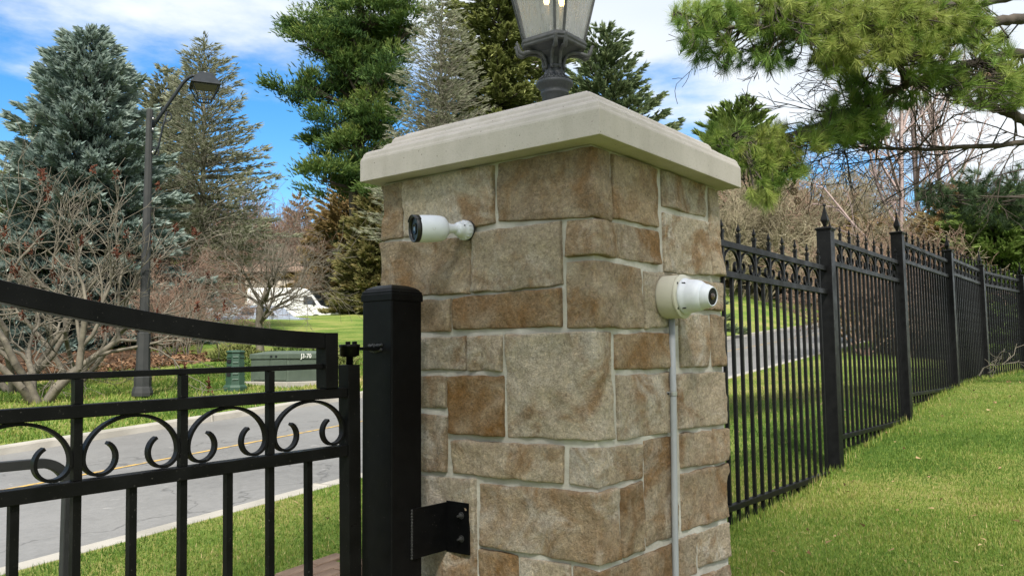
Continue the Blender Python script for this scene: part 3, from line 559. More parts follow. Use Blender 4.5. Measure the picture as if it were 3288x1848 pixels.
def ulogo(T, s, depth=.0006):
    pts = [(-1, 1), (-1, 0)]+[(-cos(pi*j/10), -sin(pi*j/10)) for j in range(11)]+[(1, 0), (1, 1)]
    b = MB(); b.ribbon([(x*s, z*s) for x, z in pts], s*.45, 0, depth, T); return b
m_grey = mat('grey_print', (.50, .51, .55), .5)
vd = Vector((-2.1, -2.0, -.45)); 
sidev = (vd-AX*vd.dot(AX)).normalized(); up_ = AX.cross(sidev).normalized()
lp = J+AX*.112+sidev*.0489
ulogo(Matrix(((AX.x, -sidev.x, -up_.x*-1, lp.x), (AX.y, -sidev.y, up_.y, lp.y), (AX.z, -sidev.z, up_.z, lp.z), (0, 0, 0, 1))), .0045).build('logo', m_grey, body)
# junction box and turret
m_cream = mat('cream_painted_plastic', (.47, .455, .385), .5, (.51, .495, .42), 12, .05, 200)
jb = thing('junction_box', 'round cream junction box carrying the dome camera on the pillar', 'box', (2.838, FY-.010, 1.824))
I5 = frame((0, 0, 0), (0, -1, 0))
jbody = MB().lathe([(.0795, -.008), (.0800, .0), (.0800, .056), (.0785, .060)], 56, I5).build('housing', m_cream, jb, True)
MB().lathe([(.0810, .0602), (.0818, .062), (.0818, .069), (.080, .0715), (.0001, .0716)], 56, I5, caps=False).build('lid', m_cream, jb, True)
for t in (40, 140, 220, 320): MB().lathe([(.0042, .0712), (.0042, .0728), (.002, .0728), (.002, .0716), (.0001, .0716)], 12, I5 @ Matrix.Translation((.072*cos(radians(t)), .072*sin(radians(t)), 0)), caps=False).build('lid_screw', m_gasket, jb)
tu = thing('turret_camera', 'white dome security camera with round black lens on the cream junction box', 'camera', (2.838, FY-.0822, 1.824))
tb_ = MB().lathe([(.0655, 0), (.067, .004), (.067, .010), (.063, .015), (.0605, .030), (.0585, .050), (.054, .066), (.046, .078), (.034, .084)], 56, I5).build('housing', m_white, tu, True)
for j in range(4): MB().box(-.001, .001, .062, .0672, .012, .026, I5 @ Matrix.Rotation(pi/4+j*pi/2, 4, 'Z')).build('release_slot', m_gasket, tb_)
EA = Vector((-.10, -.99, -.09)).normalized(); ET = frame((0.002, -.060, -.002), tuple(EA))
eye = MB().lathe([(.020, -.030), (.040, -.020), (.0475, .0), (.0470, .016), (.0440, .030), (.0385, .044), (.0352, .050), (.0340, .0525), (.0318, .0525), (.0312, .050)], 48, ET, caps=False).build('eyeball', m_white, tu, True)
MB().lathe([(.0001, .0505), (.0316, .0505)], 40, ET, caps=False).build('front_glass', m_glassblk, eye)
MB().lathe([(.0125, .0507), (.0125, .0535), (.011, .0545), (.0001, .0530)], 24, ET, caps=False).build('lens', m_amber, eye, True)
lq = Vector((-.0420, -.030, -.004)); nn_ = Vector((-.70, -.10, -.10))
ulogo(Matrix(((.25, -.75, 0, -.0310), (-.75, -.28, .1, -.0385), (0, 0, 1, -.003), (0, 0, 0, 1))), .0042, .018).build('logo', m_grey, tb_)
m_pvc = mat('grey_pvc', (.27, .285, .31), .5, (.31, .325, .345), 6)
cn = thing('conduit', 'grey vertical plastic conduit running down from the cream junction box', 'pipe', (2.852, FY-.020, .5))
MB().tube([(0, 0, 1.246), (-.005, 0, .95), (-.022, 0, .33), (-.030, 0, -.1)], .0118, 20).build('pipe', m_pvc, cn, True)
m_galv = mat('galvanised_steel', (.42, .42, .43), .35, (.55, .55, .56), 60, metal=.9)
cl = MB()
ap = [(.0125*cos(t), .0125*sin(t)) for t in np.linspace(-.3, pi+.3, 14)]
for z in (.962, ):
    V = []; F = []
    for i, (a, b) in enumerate([(-.032, .010), (-.015, .010)]+[(-.0145*cos(t), .010-.0145*0-.0255*sin(t) if False else -.0135*sin(t)) for t in np.linspace(.0, pi, 12)]+[(.016, .010)]):
        V += [(a-.005, b, z), (a-.005, b, z+.014), (a-.005, b-.0015, z+.014), (a-.005, b-.0015, z)]
    n = len(V)//4; F = [(i*4+j, i*4+(j+1) % 4, i*4+4+(j+1) % 4, i*4+4+j) for i in range(n-1) for j in range(4)]+[(3, 2, 1, 0), (n*4-4, n*4-3, n*4-2, n*4-1)]; cl.add(V, F)
clamp = cl.build('pipe_clamp', m_galv, cn)
MB().lathe([(.005, -.002), (.005, .004), (.003, .005)], 6, frame((-.030, .008, .969), (0, -1, 0))).build('bolt', m_gasket, clamp)
# ------------------------------------------------------------------ gate post, gate, fence
m_black = mat('black_powder_coat', (.0022, .0023, .0027), .36, (.0036, .0037, .0041), 25, .06, 350, spec=.11)
m_blackm = mat('black_satin_steel', (.0026, .0027, .0027), .42, (.0050, .0051, .0052), 12, .08, 260, spec=.10)
m_weld = mat('welded_bead', (.012, .012, .012), .3, (.04, .04, .04), 80, .6, 300)
gp = thing('gate_post', 'black square steel gate post bracketed to the pillar', 'post', (2.137, 2.206, .2))
def sq(h, z): return [(-h, -h, z), (h, -h, z), (h, h, z), (-h, h, z)]
def sqloft(rings, T=None):
    V = []; 
    for h, z in rings: V += sq(h, z)
    n = len(rings); F = [(i*4+j, i*4+(j+1) % 4, i*4+4+(j+1) % 4, i*4+4+j) for i in range(n-1) for j in range(4)]+[(3, 2, 1, 0), tuple(range(n*4-4, n*4))]
    if T is not None: V = [tuple(T @ Vector(v)) for v in V]
    return MB().add(V, F)
sqloft([(.075, 0), (.075, 1.615)]).build('tube', m_black, gp, bevel=.006, bseg=3)
sqloft([(.0785, 1.610), (.0785, 1.633), (.0765, 1.637), (.0765, 1.644), (.071, 1.648), (.070, 1.652), (.060, 1.660), (.040, 1.668), (.012, 1.672)]).build('post_cap', m_black, gp, bevel=.003)
br = MB().box(.022, .214-.013, -.083, -.0752, .712, .884).build('bracket', m_black, gp, bevel=.001)
MB().box(.201, .2085, -.185, -.0753, .706, .888).build('flange', m_black, br, bevel=.001)
for z in (.760, .842):
    T = frame((.2005, -.150, z), (-1, 0, 0)); b = MB().lathe([(.0125, 0), (.0125, .0025), (.0001, .0025)], 18, T, caps=False); b.lathe([(.0075, .0025), (.0075, .009), (.004, .010), (.004, .022), (.0001, .023)], 6, T, caps=False); b.build('bolt', m_weld, br)
for i in range(17):
    z = .715+i*.0101; MB().lathe([(.001, -.005), (.0045, -.003), (.0052, .001), (.003, .005), (.0008, .006)], 7, Matrix.Translation((.0215, -.0775, z)) @ Matrix.Rotation(random.uniform(0, 6), 4, 'Z')).build('weld_bead', m_weld, br, True)
hpz = 1.642-.2
MB().box(-.150, -.074, -.020, .035, hpz-.005, hpz+.006).build('hinge_plate', m_black, gp, bevel=.001)
wl = MB()
for i in range(12): wl.lathe([(.001, -.006), (.006, -.003), (.007, .002), (.002, .006)], 7, Matrix.Translation((-.0765, -.026+i*.0055, hpz+.010+random.uniform(-.003, .004)))); wl.lathe([(.001, -.006), (.005, -.003), (.006, .002), (.002, .006)], 7, Matrix.Translation((-.0765, -.024+i*.005, hpz-.010-abs(i-6)*-.001)))
wl.build('hinge_weld', m_weld, gp, True)

gate = thing('driveway_gate', 'black steel gate leaf with curved top rail and a row of scrolls', 'gate', (1.945, 2.21, 1.40)); gate.rotation_euler.y = -.0175
GX0 = 1.945
def gx_(x): return x-GX0
def gz_(z): return z-1.40
R0, R1 = 1.4795, 1.513      # upper rail
Q0, Q1 = 1.285, 1.3215      # lower rail
XL = -.62
def gbox(name, x0, x1, z0, z1, y0=-.02, y1=.02, m=m_blackm, par=None, bv=.002): return MB().box(gx_(x0), gx_(x1), y0, y1, gz_(z0), gz_(z1)).build(name, m, par or gate, bevel=bv)
gbox('hinge_stile', 1.917, 1.969, .42, 1.588, -.026, .026)
gbox('frame_stile', 1.822, 1.874, R1+.0005, 1.6955, -.026, .026)
gbox('upper_rail', XL, 1.9165, R0, R1, -.021, .021)
gbox('lower_rail', XL, 1.9165, Q0, Q1, -.021, .021)
gbox('thin_rail', XL, 1.8215, 1.5775, 1.5945, -.012, .012)
gbox('bottom_rail', XL, 1.9165, .47, .505, -.021, .021)
gbox('far_stile', XL-.052, XL-.0005, .42, 2.28, -.026, .026)
tp = [(.839, 1.801-.017), (1.027, 1.772-.014), (1.244, 1.740-.011), (1.498, 1.710-.007), (1.718, 1.693-.0035), (1.8735, 1.6935-.001)]
def topz(x): # concave sweep, rising to the far stile
    t = max(0, 1.8735-x); return 1.681+.03*t+.09*t*t-.02*max(0, t-1.1)**2
xs_ = np.linspace(XL+.001, 1.8735, 40); hgt = .052
MB().ribbon([(gx_(x), gz_(topz(x)+.013-hgt/2)) for x in xs_], hgt, -.021, .021).build('top_rail', m_blackm, gate, bevel=.002)
bars = [1.621-i*.2925 for i in range(8)]
for x in bars:
    if x < XL+.03: continue
    gbox('upright', x-.011, x+.011, R1+.0005, 1.577, -.011, .011, bv=.001); gbox('upright', x-.011, x+.011, Q1+.0005, R0-.0005, -.011, .011, bv=.001)
for i in range(18):
    x = 1.767-i*.14625
    if x > XL+.02: gbox('picket', x-.0105, x+.0105, .5055, Q0-.0005, -.0105, .0105, bv=.001)
def scroll(cx, wd, z0, z1, rc):
    """arch with two inward curls: (x, z) path"""
    a = wd/2; zc_ = z0+rc*1.12; pts = []
    left = [(cx-a+rc+rc*cos(t), zc_+(rc*1.0)*sin(t)-rc*.06) for t in np.linspace(radians(62), radians(-180), 26)]
    rz = z1-zc_
    arch = [(cx-a*cos(t), zc_-rc*.06+(rz+rc*.06)*sin(t)) for t in np.linspace(.06, pi-.06, 34)]
    right = [(2*cx-x, z) for x, z in left][::-1]
    return left+arch+right
for i in range(9):
    xr = 1.9165 if i == 0 else bars[i-1]-.0112; xl = bars[i]+.0112 if i < len(bars) else None
    if xl is None or xl < XL: break
    MB().ribbon([(gx_(x), gz_(z)) for x, z in scroll((xl+xr)/2, xr-xl-.009, Q1+.0045, R0-.0045, .043)], .0085, -.009, .011).build('scroll', m_blackm, gate)
MB().lathe([(.012, gz_(1.588)), (.012, gz_(1.614)), (.024, gz_(1.6142)), (.024, gz_(1.617)), (.033, gz_(1.6172)), (.033, gz_(1.646)), (.0355, gz_(1.647)), (.0355, gz_(1.656)), (.03, gz_(1.657))], 28).build('hinge_bearing', m_black, gate, True)
for dx, dy in ((-.014, -.008), (.012, -.012)): MB().lathe([(.009, gz_(1.657)), (.009, gz_(1.666)), (.005, gz_(1.667))], 6, Matrix.Translation((dx, dy, 0))).build('hinge_bolt', m_black, gate)

# tubular hoop outside the gate
m_hoop = mat('dark_grey_paint', (.018, .019, .020), .5, (.025, .026, .027), 20, .05, 200, spec=.3)
hp_ = thing('tube_hoop', 'dark grey square tube hoop with rounded corner just outside the gate', 'barrier', (1.475, 3.2, float(Hz(1.475, 3.2))-.05))
hz0 = float(Hz(1.475, 3.2))-.05; hb = [(0, 0), (0, 1.04-hz0)]+[(-.105+.105*cos(t), 1.145-hz0+.105*sin(t)) for t in np.linspace(.0, pi/2, 12)]+[(-.52, 1.252-hz0)]
MB().ribbon(hb, .034, -.017, .017).build('bent_tube', m_hoop, hp_, bevel=.003)
MB().box(-.555, -.521, -.017, .017, 0, 1.36-hz0).build('upright', m_hoop, hp_, bevel=.003)

# fence: posts and level panels stepping up the slope
FYL = 1.98
m_fence = mat('black_fence_paint', (.0030, .0031, .0035), .42, (.0058, .0060, .0063), 18, .06, 250, spec=.15)
def finial_rings(s, z): return [(.32*s, z), (.36*s, z+.25*s), (.62*s, z+.75*s), (1.0*s, z+1.45*s), (1.04*s, z+1.7*s), (.93*s, z+2.05*s), (.66*s, z+2.75*s), (.42*s, z+3.55*s), (.24*s, z+4.25*s), (.20*s, z+4.6*s)]
def fin(s, z, T=None, ball=True):
    b = MB().lathe(finial_rings(s, z), 4, T, pi/4); b2 = b.lathe([(.10*s, z+4.55*s), (.30*s, z+4.75*s), (.36*s, z+4.95*s), (.28*s, z+5.2*s), (.05*s, z+5.35*s)], 8, T) if ball else b
    return b2
POSTS = [(6.36, 1.98, .72, 2.535, 2.737), (8.50, 1.98, .95, 2.745, 2.951), (10.78, 1.98, 1.16, 2.790, 2.985), (12.86, 1.98, 1.20, 2.790, 2.996), (14.98, 1.765, 1.22, 2.790, 2.995)]
post_lab = ['tall black fence post nearest the stone pillar, spear finial on its cap', 'black fence post with spear finial, second from the stone pillar', 'black fence post with spear finial, third from the stone pillar', 'black fence post with spear finial, fourth from the stone pillar', 'black fence post with spear finial at the right edge of the picture']
for (x, y, zb, zt, tip), lab in zip(POSTS, post_lab):
    p = thing('fence_post', lab, 'post', (x, y, zb-.3), group='posts of the iron fence'); h = zt-zb+.3
    sqloft([(.051, 0), (.051, h-.012)]).build('post_tube', m_fence, p, bevel=.004)
    sqloft([(.054, h-.0118), (.054, h-.004), (.060, h), (.060, h+.010), (.054, h+.014), (.030, h+.020)]).build('post_cap', m_fence, p, bevel=.002)
    s = (tip-zt-.02)/5.35; fin(s, h+.019).build('finial', m_fence, p)
PAN = [(3.362, 6.307, FYL, 0, .786, 2.262, .68), (6.413, 8.447, FYL, 0, 1.018, 2.486, .91), (8.553, 10.727, FYL, 0, 1.245, 2.692, 1.13), (10.833, 12.807, FYL, 0, 1.29, 2.740, 1.17), (12.913, 14.93, FYL, -.1, 1.29, 2.740, 1.17)]
pan_lab = ['black iron fence panel next to the stone pillar', 'black iron fence panel between the first and second post', 'black iron fence panel between the second and third post', 'black iron fence panel between the third and fourth post', 'black iron fence panel turning away at the right edge']
rail_src = None
for (x0, x1, y, rz, zb, zt, zfoot), lab in zip(PAN, pan_lab):
    p = thing('iron_fence', lab, 'fence', (x0, y, zfoot), rz, 'panels of the iron fence'); L = x1-x0; q = lambda z: z-zfoot
    zm = zt-.172
    MB().box(0, L, -.0175, .0175, q(zt-.038), q(zt)).build('top_rail', m_fence, p, bevel=.003)
    MB().box(0, L, -.0175, .0175, q(zm-.038), q(zm)).build('middle_rail', m_fence, p, bevel=.003)
    MB().box(0, L, -.0175, .0175, q(zb-.034), q(zb)).build('bottom_rail', m_fence, p, bevel=.003)
    n = int(round(L/.1193)); st = L/n if x0 > 5 else .1193; sh = .062 if x0 < 5 else st*.5; mp = None; mf = None; ms = None; i = 1 if x0 < 5 else 0
    x = sh
    while x < L-.02:
        # lower picket
        if mp is None: mp = o = MB().box(-.0095, .0095, -.0095, .0095, q(zb-.105), q(zm-.0385)).build('picket', m_fence, p)
        else: o = mp.copy(); COL.objects.link(o)
        o.location.x = x
        if i % 2 == 0:
            if mf is None:
                u = MB().box(-.0095, .0095, -.0095, .0095, q(zm+.0005), q(zt-.0385)); u.box(-.0095, .0095, -.0095, .0095, q(zt+.0005), q(zt+.052)); mf = f_ = u.build('upper_picket', m_fence, p)
                cp = MB(); cp.box(-.014, .014, -.014, .014, q(zt+.044), q(zt+.053)); cp.box(-.012, .012, -.012, .012, q(zt+.056), q(zt+.064)); mc = cp.build('collar', m_fence, f_); mt = fin(.0128, q(zt+.064), None, False).build('finial', m_fence, f_); kids = [mc, mt]
            else:
                f_ = mf.copy(); COL.objects.link(f_)
                for c_ in kids: cc = c_.copy(); COL.objects.link(cc); cc.parent = f_
            f_.location.x = x
            if x+2*st < L+.01:
                if ms is None: ms = s_ = MB().ribbon([(a, b) for a, b in scroll(0, 2*st-.026, q(zm+.004), q(zt-.042), .030)], .0065, -.008, .008).build('scroll', m_fence, p)
                else: s_ = ms.copy(); COL.objects.link(s_)
                s_.location.x = x+st
        x += st; i += 1

for m_ in (m_black, m_blackm, m_fence):          # uneven gloss, a little road dust on the paint
    t = m_.node_tree; b = t.nodes['Principled BSDF']; tcn = t.nodes.new('ShaderNodeTexCoord'); nz = t.nodes.new('ShaderNodeTexNoise'); nz.inputs['Scale'].default_value = 7; nz.inputs['Detail'].default_value = 8; nz.inputs['Roughness'].default_value = .7; t.links.new(tcn.outputs['Object'], nz.inputs['Vector'])
    mr_ = t.nodes.new('ShaderNodeMapRange'); mr_.inputs[1].default_value = .3; mr_.inputs[2].default_value = .7; mr_.inputs[3].default_value = .26; mr_.inputs[4].default_value = .58; t.links.new(nz.outputs[0], mr_.inputs[0]); t.links.new(mr_.outputs[0], b.inputs['Roughness'])
    src = b.inputs['Base Color'].links[0].from_socket; n2 = t.nodes.new('ShaderNodeTexNoise'); n2.inputs['Scale'].default_value = 160; n2.inputs['Detail'].default_value = 2; t.links.new(tcn.outputs['Object'], n2.inputs['Vector'])
    r = t.nodes.new('ShaderNodeValToRGB'); r.color_ramp.elements[0].position = .70; r.color_ramp.elements[0].color = (0, 0, 0, 1); r.color_ramp.elements[1].position = .78; r.color_ramp.elements[1].color = (.6, .6, .6, 1); t.links.new(n2.outputs[0], r.inputs[0])
    mi = t.nodes.new('ShaderNodeMix'); mi.data_type = 'RGBA'; t.links.new(r.outputs[0], mi.inputs[0]); t.links.new(src, mi.inputs[6]); mi.inputs[7].default_value = (.09, .085, .075, 1); t.links.new(mi.outputs[2], b.inputs['Base Color'])
# ------------------------------------------------------------------ street lamp
m_pole = mat('grey_concrete_pole', (.016, .018, .019), .8, (.026, .027, .027), 5, .25, 80)
m_dark = mat('dark_lamp_metal', (.008, .011, .015), .5, (.014, .018, .023), 10, spec=.25)
m_bolt = mat('bright_bolt', (.62, .62, .62), .35, metal=.6)
LX, LY = 7.624, 13.955; LG = float(Hz(LX, LY))
lamp = thing('street_lamp', 'tall grey octagonal street lamp with hanging dark lantern across the road', 'lamp', (LX, LY, LG-.05))
lamp.rotation_euler.z = atan2(_R[1], _R[0])
MB().lathe([(.125, 0), (.125, .06), (.17, .065), (.175, .12), (.155, .20), (.140, .23), (.145, .38), (.125, .44), (.120, .45)], 8, None, pi/8).build('base', m_pole, lamp)
MB().lathe([(.118, .4502), (.110, 1.13), (.104, 1.15)], 8, None, pi/8).build('lower_shaft', m_pole, lamp)
MB().lathe([(.084, 1.1502), (.056, 5.06), (.045, 5.08)], 8, None, pi/8).build('pole', m_pole, lamp)
MB().box(.050, .066, -.055, .055, 4.66, 4.95).build('bracket_plate', m_dark, lamp, bevel=.01)
for z in (4.71, 4.90, 4.30): MB().lathe([(.022, 0), (.022, .014), (.01, .02)], 8, frame((.066 if z > 4.5 else .075, -.02, z), (1, 0, 0))).build('bolt', m_bolt, lamp)
ap_ = [(.06, 4.76), (.2, 4.98), (.36, 5.22), (.50, 5.43), (.58, 5.55), (.66, 5.63), (.74, 5.67), (.82, 5.66)]
MB().tube([(x, 0, z) for x, z in ap_], [.032, .032, .03, .03, .03, .03, .03, .03], 10).build('arm', m_dark, lamp, True)
MB().tube([(.10, 0, 4.25), (.17, 0, 4.42), (.24, 0, 4.78), (.30, 0, 5.03)], .018, 8).build('strut', m_dark, lamp, True)
MB().ribbon([(.30+.085*cos(t)+.0, 4.94+.085*sin(t)) for t in np.linspace(1.4, -2.2, 16)], .018, -.01, .01).build('scroll', m_dark, lamp)
MB().ribbon([(.10+.075*cos(t)+.0, 4.31+.075*sin(t)) for t in np.linspace(-1.2, 2.6, 16)], .018, -.01, .01).build('scroll', m_dark, lamp)
CXL = .96; T = Matrix.Translation((CXL, 0, 0)) @ Matrix.Rotation(radians(25), 4, 'Z')
head = sqloft([(.245, 5.470), (.250, 5.476), (.245, 5.488), (.115, 5.690), (.07, 5.715)], T).build('lantern_roof', m_dark, lamp)
MB().lathe([(.018, 5.715), (.02, 5.73), (.005, 5.745)], 8, T).build('knob', m_bolt, head)
for a, b in ((-1, -1), (1, -1), (1, 1), (-1, 1)): MB().tube([T @ Vector((a*.225, b*.225, 5.472)), T @ Vector((a*.105, b*.105, 5.215))], .011, 6).build('cage_bar', m_dark, lamp)
ring = [T @ Vector((a*.108, b*.108, 5.215)) for a, b in ((-1, -1), (1, -1), (1, 1), (-1, 1))]
for i in range(4): MB().tube([ring[i], ring[(i+1) % 4]], .012, 6).build('cage_ring', m_dark, lamp)
MB().box(-.19, .19, -.19, .19, 5.458, 5.469, T).build('lamp_panel', mat('lamp_panel', (.07, .07, .068), .5), lamp)

# ------------------------------------------------------------------ utility boxes
m_ped = mat('dark_green_plastic', (.014, .042, .025), .55, (.020, .055, .033), 8)
m_xf = mat('grey_green_paint', (.056, .076, .057), .6, (.070, .093, .070), 5, .05, 90)
px_, py_ = 9.035, 13.35; pd_ = thing('utility_pedestal', 'dark green ribbed utility pedestal standing on the far verge', 'utility box', (px_, py_, float(Hz(px_, py_))-.03)); pd_.rotation_euler.z = .2
MB().lathe([(.225, 0), (.225, .09), (.19, .13)], 8, None, pi/8).build('base', m_ped, pd_, bevel=.008)
MB().lathe([(.178, .1302), (.155, .70)], 8, None, pi/8).build('shell', m_ped, pd_)
for i in range(5):
    z = .22+i*.1; r = .178-.023*(z-.13)/.57
    for j in range(8):
        t = pi/8+j*pi/4; a = Vector((r*cos(t), r*sin(t), 0)).lerp(Vector((r*cos(t+pi/4), r*sin(t+pi/4), 0)), .12); b = Vector((r*cos(t), r*sin(t), 0)).lerp(Vector((r*cos(t+pi/4), r*sin(t+pi/4), 0)), .88)
        if j % 2 == 0 or i > 3: MB().tube([a+Vector((0, 0, z)), b+Vector((0, 0, z))], .016, 6).build('rib', m_ped, pd_)
for i in range(3):
    T_ = Matrix.Rotation(pi+pi/4*0, 4, 'Z'); MB().box(.150, .168, -.045, .045, .28+i*.12, .34+i*.12, T_).build('vent', m_gasket, pd_)
MB().lathe([(.178, .7002), (.180, .722), (.150, .742), (.02, .748)], 8, None, pi/8).build('lid', m_ped, pd_, bevel=.006)
tx, ty = 9.98, 13.08; xf = thing('transformer_box', 'pale green pad-mounted transformer box on a concrete slab', 'utility box', (tx, ty, float(Hz(tx+.4, ty+.4))-.06))
MB().box(-.10, 1.20, -.10, 1.30, 0, .13).build('concrete_slab', m_kerb, xf, bevel=.012)
MB().box(0, 1.08, 0, 1.16, .1302, .56).build('cabinet', m_xf, xf, bevel=.015)
sl_ = MB(); V = [(-.02, -.02, .5605), (1.10, -.02, .5605), (1.10, 1.18, .5605), (-.02, 1.18, .5605), (-.02, -.02, .66), (1.10, -.02, .66), (1.10, 1.18, .66), (-.02, 1.18, .66), (.25, .25, .715), (.9, .25, .715), (.9, .95, .715), (.25, .95, .715)]
sl_.add(V, [(3, 2, 1, 0), (0, 1, 5, 4), (1, 2, 6, 5), (2, 3, 7, 6), (3, 0, 4, 7), (4, 5, 9, 8), (5, 6, 10, 9), (6, 7, 11, 10), (7, 4, 8, 11), (8, 9, 10, 11)]); hood_ = sl_.build('hood', m_xf, xf, bevel=.01)
MB().box(-.012, -.0005, .05, .52, .16, .54).build('door', m_xf, xf, bevel=.004); MB().box(-.012, -.0005, .56, 1.05, .16, .54).build('door', m_xf, xf, bevel=.004)
for y_ in (.3, .45): MB().box(-.028, -.0205, y_, y_+.06, .59, .63).build('latch', m_gasket, hood_)
fc = bpy.data.curves.new('lettering', 'FONT'); fc.body = 'J3-70'; fc.size = .12; fc.extrude = .001; fo = bpy.data.objects.new('t', fc); COL.objects.link(fo)
dg = bpy.context.evaluated_depsgraph_get(); me = bpy.data.meshes.new_from_object(fo.evaluated_get(dg)); bpy.data.objects.remove(fo)
lt = bpy.data.objects.new('lettering', me); COL.objects.link(lt); me.materials.clear(); me.materials.append(mat('white_print', (.75, .75, .72), .6)); lt.parent = hood_; lt.location = (.28, -.0235, .575); lt.rotation_euler = (pi/2, 0, 0)

# ------------------------------------------------------------------ vehicles on the neighbour's drive
m_vanw = mat('white_car_paint', (.55, .55, .55), .3, (.6, .6, .6), 3, coat=.5)
m_silver = mat('silver_car_paint', (.34, .36, .40), .3, metal=.4, coat=.5)
m_bluec = mat('blue_grey_car_paint', (.30, .34, .42), .3, metal=.3, coat=.5)
m_win = mat('car_glass', (.02, .025, .03), .08, spec=.8)
m_tyre = mat('tyre_rubber', (.02, .02, .02), .9); m_rim = mat('alloy_rim', (.4, .4, .42), .3, metal=.8)
def vehicle(name, lab, cat, x, d, topy, outline, wins, wheels, W, wr, paint, rz, zb):
    p = at(x, topy, d); hmax = max(z for _, z in outline)
    root = thing(name, lab, cat, (p[0], p[1], p[2]-hmax)); root.rotation_euler.z = rz
    sh = lambda z: 1-.16*max(0, (z-.95*hmax*.5)/hmax)
    b = MB().prism(outline, -W/2, W/2, None, sh).build('body', paint, root, bevel=.06, bseg=3)
    for poly in wins:
        for sgn in (-1, 1):
            V = [(px, sgn*(W/2*sh(pz)+.006), pz) for px, pz in poly]; V2 = [(px, sgn*(W/2*sh(pz)-.03), pz) for px, pz in poly]; n = len(poly)
            F = [tuple(range(n)) if sgn < 0 else tuple(range(n))[::-1]]+[(i, (i+1) % n, (i+1) % n+n, i+n) for i in range(n)]; mk('side_window', V+V2, F, m_win, root)
    for wx in wheels:
        for sgn in (-1, 1):
            Tw = frame((wx, sgn*(W/2-.11), wr), (0, sgn, 0)); wh = MB().lathe([(wr*.62, -.11), (wr*.97, -.10), (wr, -.05), (wr, .07), (wr*.95, .112), (wr*.64, .118)], 20, Tw).build('wheel', m_tyre, root, True)
            MB().lathe([(wr*.62, .1185), (wr*.5, .10), (wr*.15, .125), (.001, .125)], 10, Tw, caps=False).build('rim', m_rim, wh)
    return root, sh
hd = atan2(_R[1], _R[0])
VAN = [(-3.0, .35), (2.55, .35), (2.95, .45), (3.02, .85), (2.75, 1.12), (2.25, 1.30), (1.75, 1.95), (1.35, 2.42), (.9, 2.56), (-2.85, 2.60), (-2.98, 2.5)]
van, shv = vehicle('delivery_van', 'white high-roof delivery van parked on the far drive behind the bare tree', 'van', 738, 60, 725, VAN, [[(1.05, 1.40), (2.0, 1.32), (1.62, 1.92), (1.05, 1.98)]], (-1.9, 1.95), 2.05, .36, m_vanw, hd-.06, 0)
V = [(2.27, y, 1.31) for y in (-.86, .86)]+[(1.40, y, 2.41) for y in (.78, -.78)]; mk('windscreen', [(x+.02, y, z+.02) for x, y, z in V]+[(x-.03, y, z-.03) for x, y, z in V], [(0, 1, 2, 3), (7, 6, 5, 4), (0, 4, 5, 1), (1, 5, 6, 2), (2, 6, 7, 3), (3, 7, 4, 0)], m_win, van)
for sgn in (-1, 1):
    MB().box(1.72, 1.86, sgn*1.02-.1, sgn*1.02+.1, 1.30, 1.62).build('mirror', m_gasket, van, bevel=.03); MB().box(2.80, 2.97, sgn*.8-.16, sgn*.8+.16, .82, 1.02).build('headlight', m_rim, van, bevel=.03)
    MB().box(-2.6, .95, sgn*.99-.012, sgn*.99+.012, .98, 1.04).build('side_moulding', m_gasket, van)
PICK = [(-2.5, .45), (2.5, .45), (2.62, .7), (2.55, 1.02), (1.3, 1.16), (.65, 1.70), (.45, 1.76), (-.75, 1.76), (-1.0, 1.68), (-1.15, 1.18), (-2.6, 1.16), (-2.66, .6)]
pk, _ = vehicle('pickup_truck', 'blue-grey pickup truck half hidden behind the bare tree below the van', 'truck', 668, 47, 769, PICK, [[(-.05, 1.2), (1.1, 1.2), (.6, 1.62), (-.05, 1.65)], [(-.98, 1.22), (-.15, 1.2), (-.15, 1.65), (-.8, 1.62)]], (-1.65, 1.65), 1.9, .38, m_bluec, hd-.25, 0)
MB().box(.95, 1.08, -1.12, -.93, 1.15, 1.32).build('mirror', m_gasket, pk, bevel=.02)
SUV = [(-2.2, .4), (2.2, .4), (2.3, .7), (2.2, 1.0), (1.1, 1.12), (.5, 1.66), (.3, 1.72), (-1.8, 1.70), (-2.15, 1.2), (-2.25, .7)]
sv, _ = vehicle('parked_car', 'silver grey car at the left of the van, seen through twigs', 'car', 548, 52, 750, SUV, [[(-.1, 1.14), (.95, 1.14), (.45, 1.58), (-.1, 1.6)], [(-1.25, 1.16), (-.2, 1.14), (-.2, 1.6), (-1.2, 1.58)], [(-1.95, 1.2), (-1.35, 1.17), (-1.3, 1.58), (-1.7, 1.56)]], (-1.4, 1.4), 1.85, .35, m_silver, hd+.5, 0)
MB().box(2.12, 2.24, -.75, -.35, .78, .95).build('headlight', m_rim, sv, bevel=.03)
# ------------------------------------------------------------------ house behind the vehicles
m_wall = mat('tan_brick_wall', (.24, .17, .12), .9, (.30, .22, .16), 4, .2, 30); m_roof = mat('brown_shingles', (.19, .135, .105), .95, (.25, .18, .14), 6, .4, 20)
hp0 = at(640, 720, 80); hg = hp0[2]-2.2
house = thing('house', 'low tan house with broad brown hipped roof behind the parked vehicles', 'house', (hp0[0], hp0[1], hg)); house.rotation_euler.z = hd+.1
MB().box(-9, 9, -5, 5, -1, 3.0).build('wall', m_wall, house)
rfm = MB().add([(-9.7, -5.7, 3.001), (9.7, -5.7, 3.001), (9.7, 5.7, 3.001), (-9.7, 5.7, 3.001), (-4.5, 0, 6.4), (4.5, 0, 6.4)], [(3, 2, 1, 0), (0, 1, 5, 4), (1, 2, 5), (2, 3, 4, 5), (3, 0, 4)]).build('roof', m_roof, house)
MB().box(-2.5, -1.4, -1.2, -.2, 5.2, 7.4).build('chimney', m_wall, rfm)
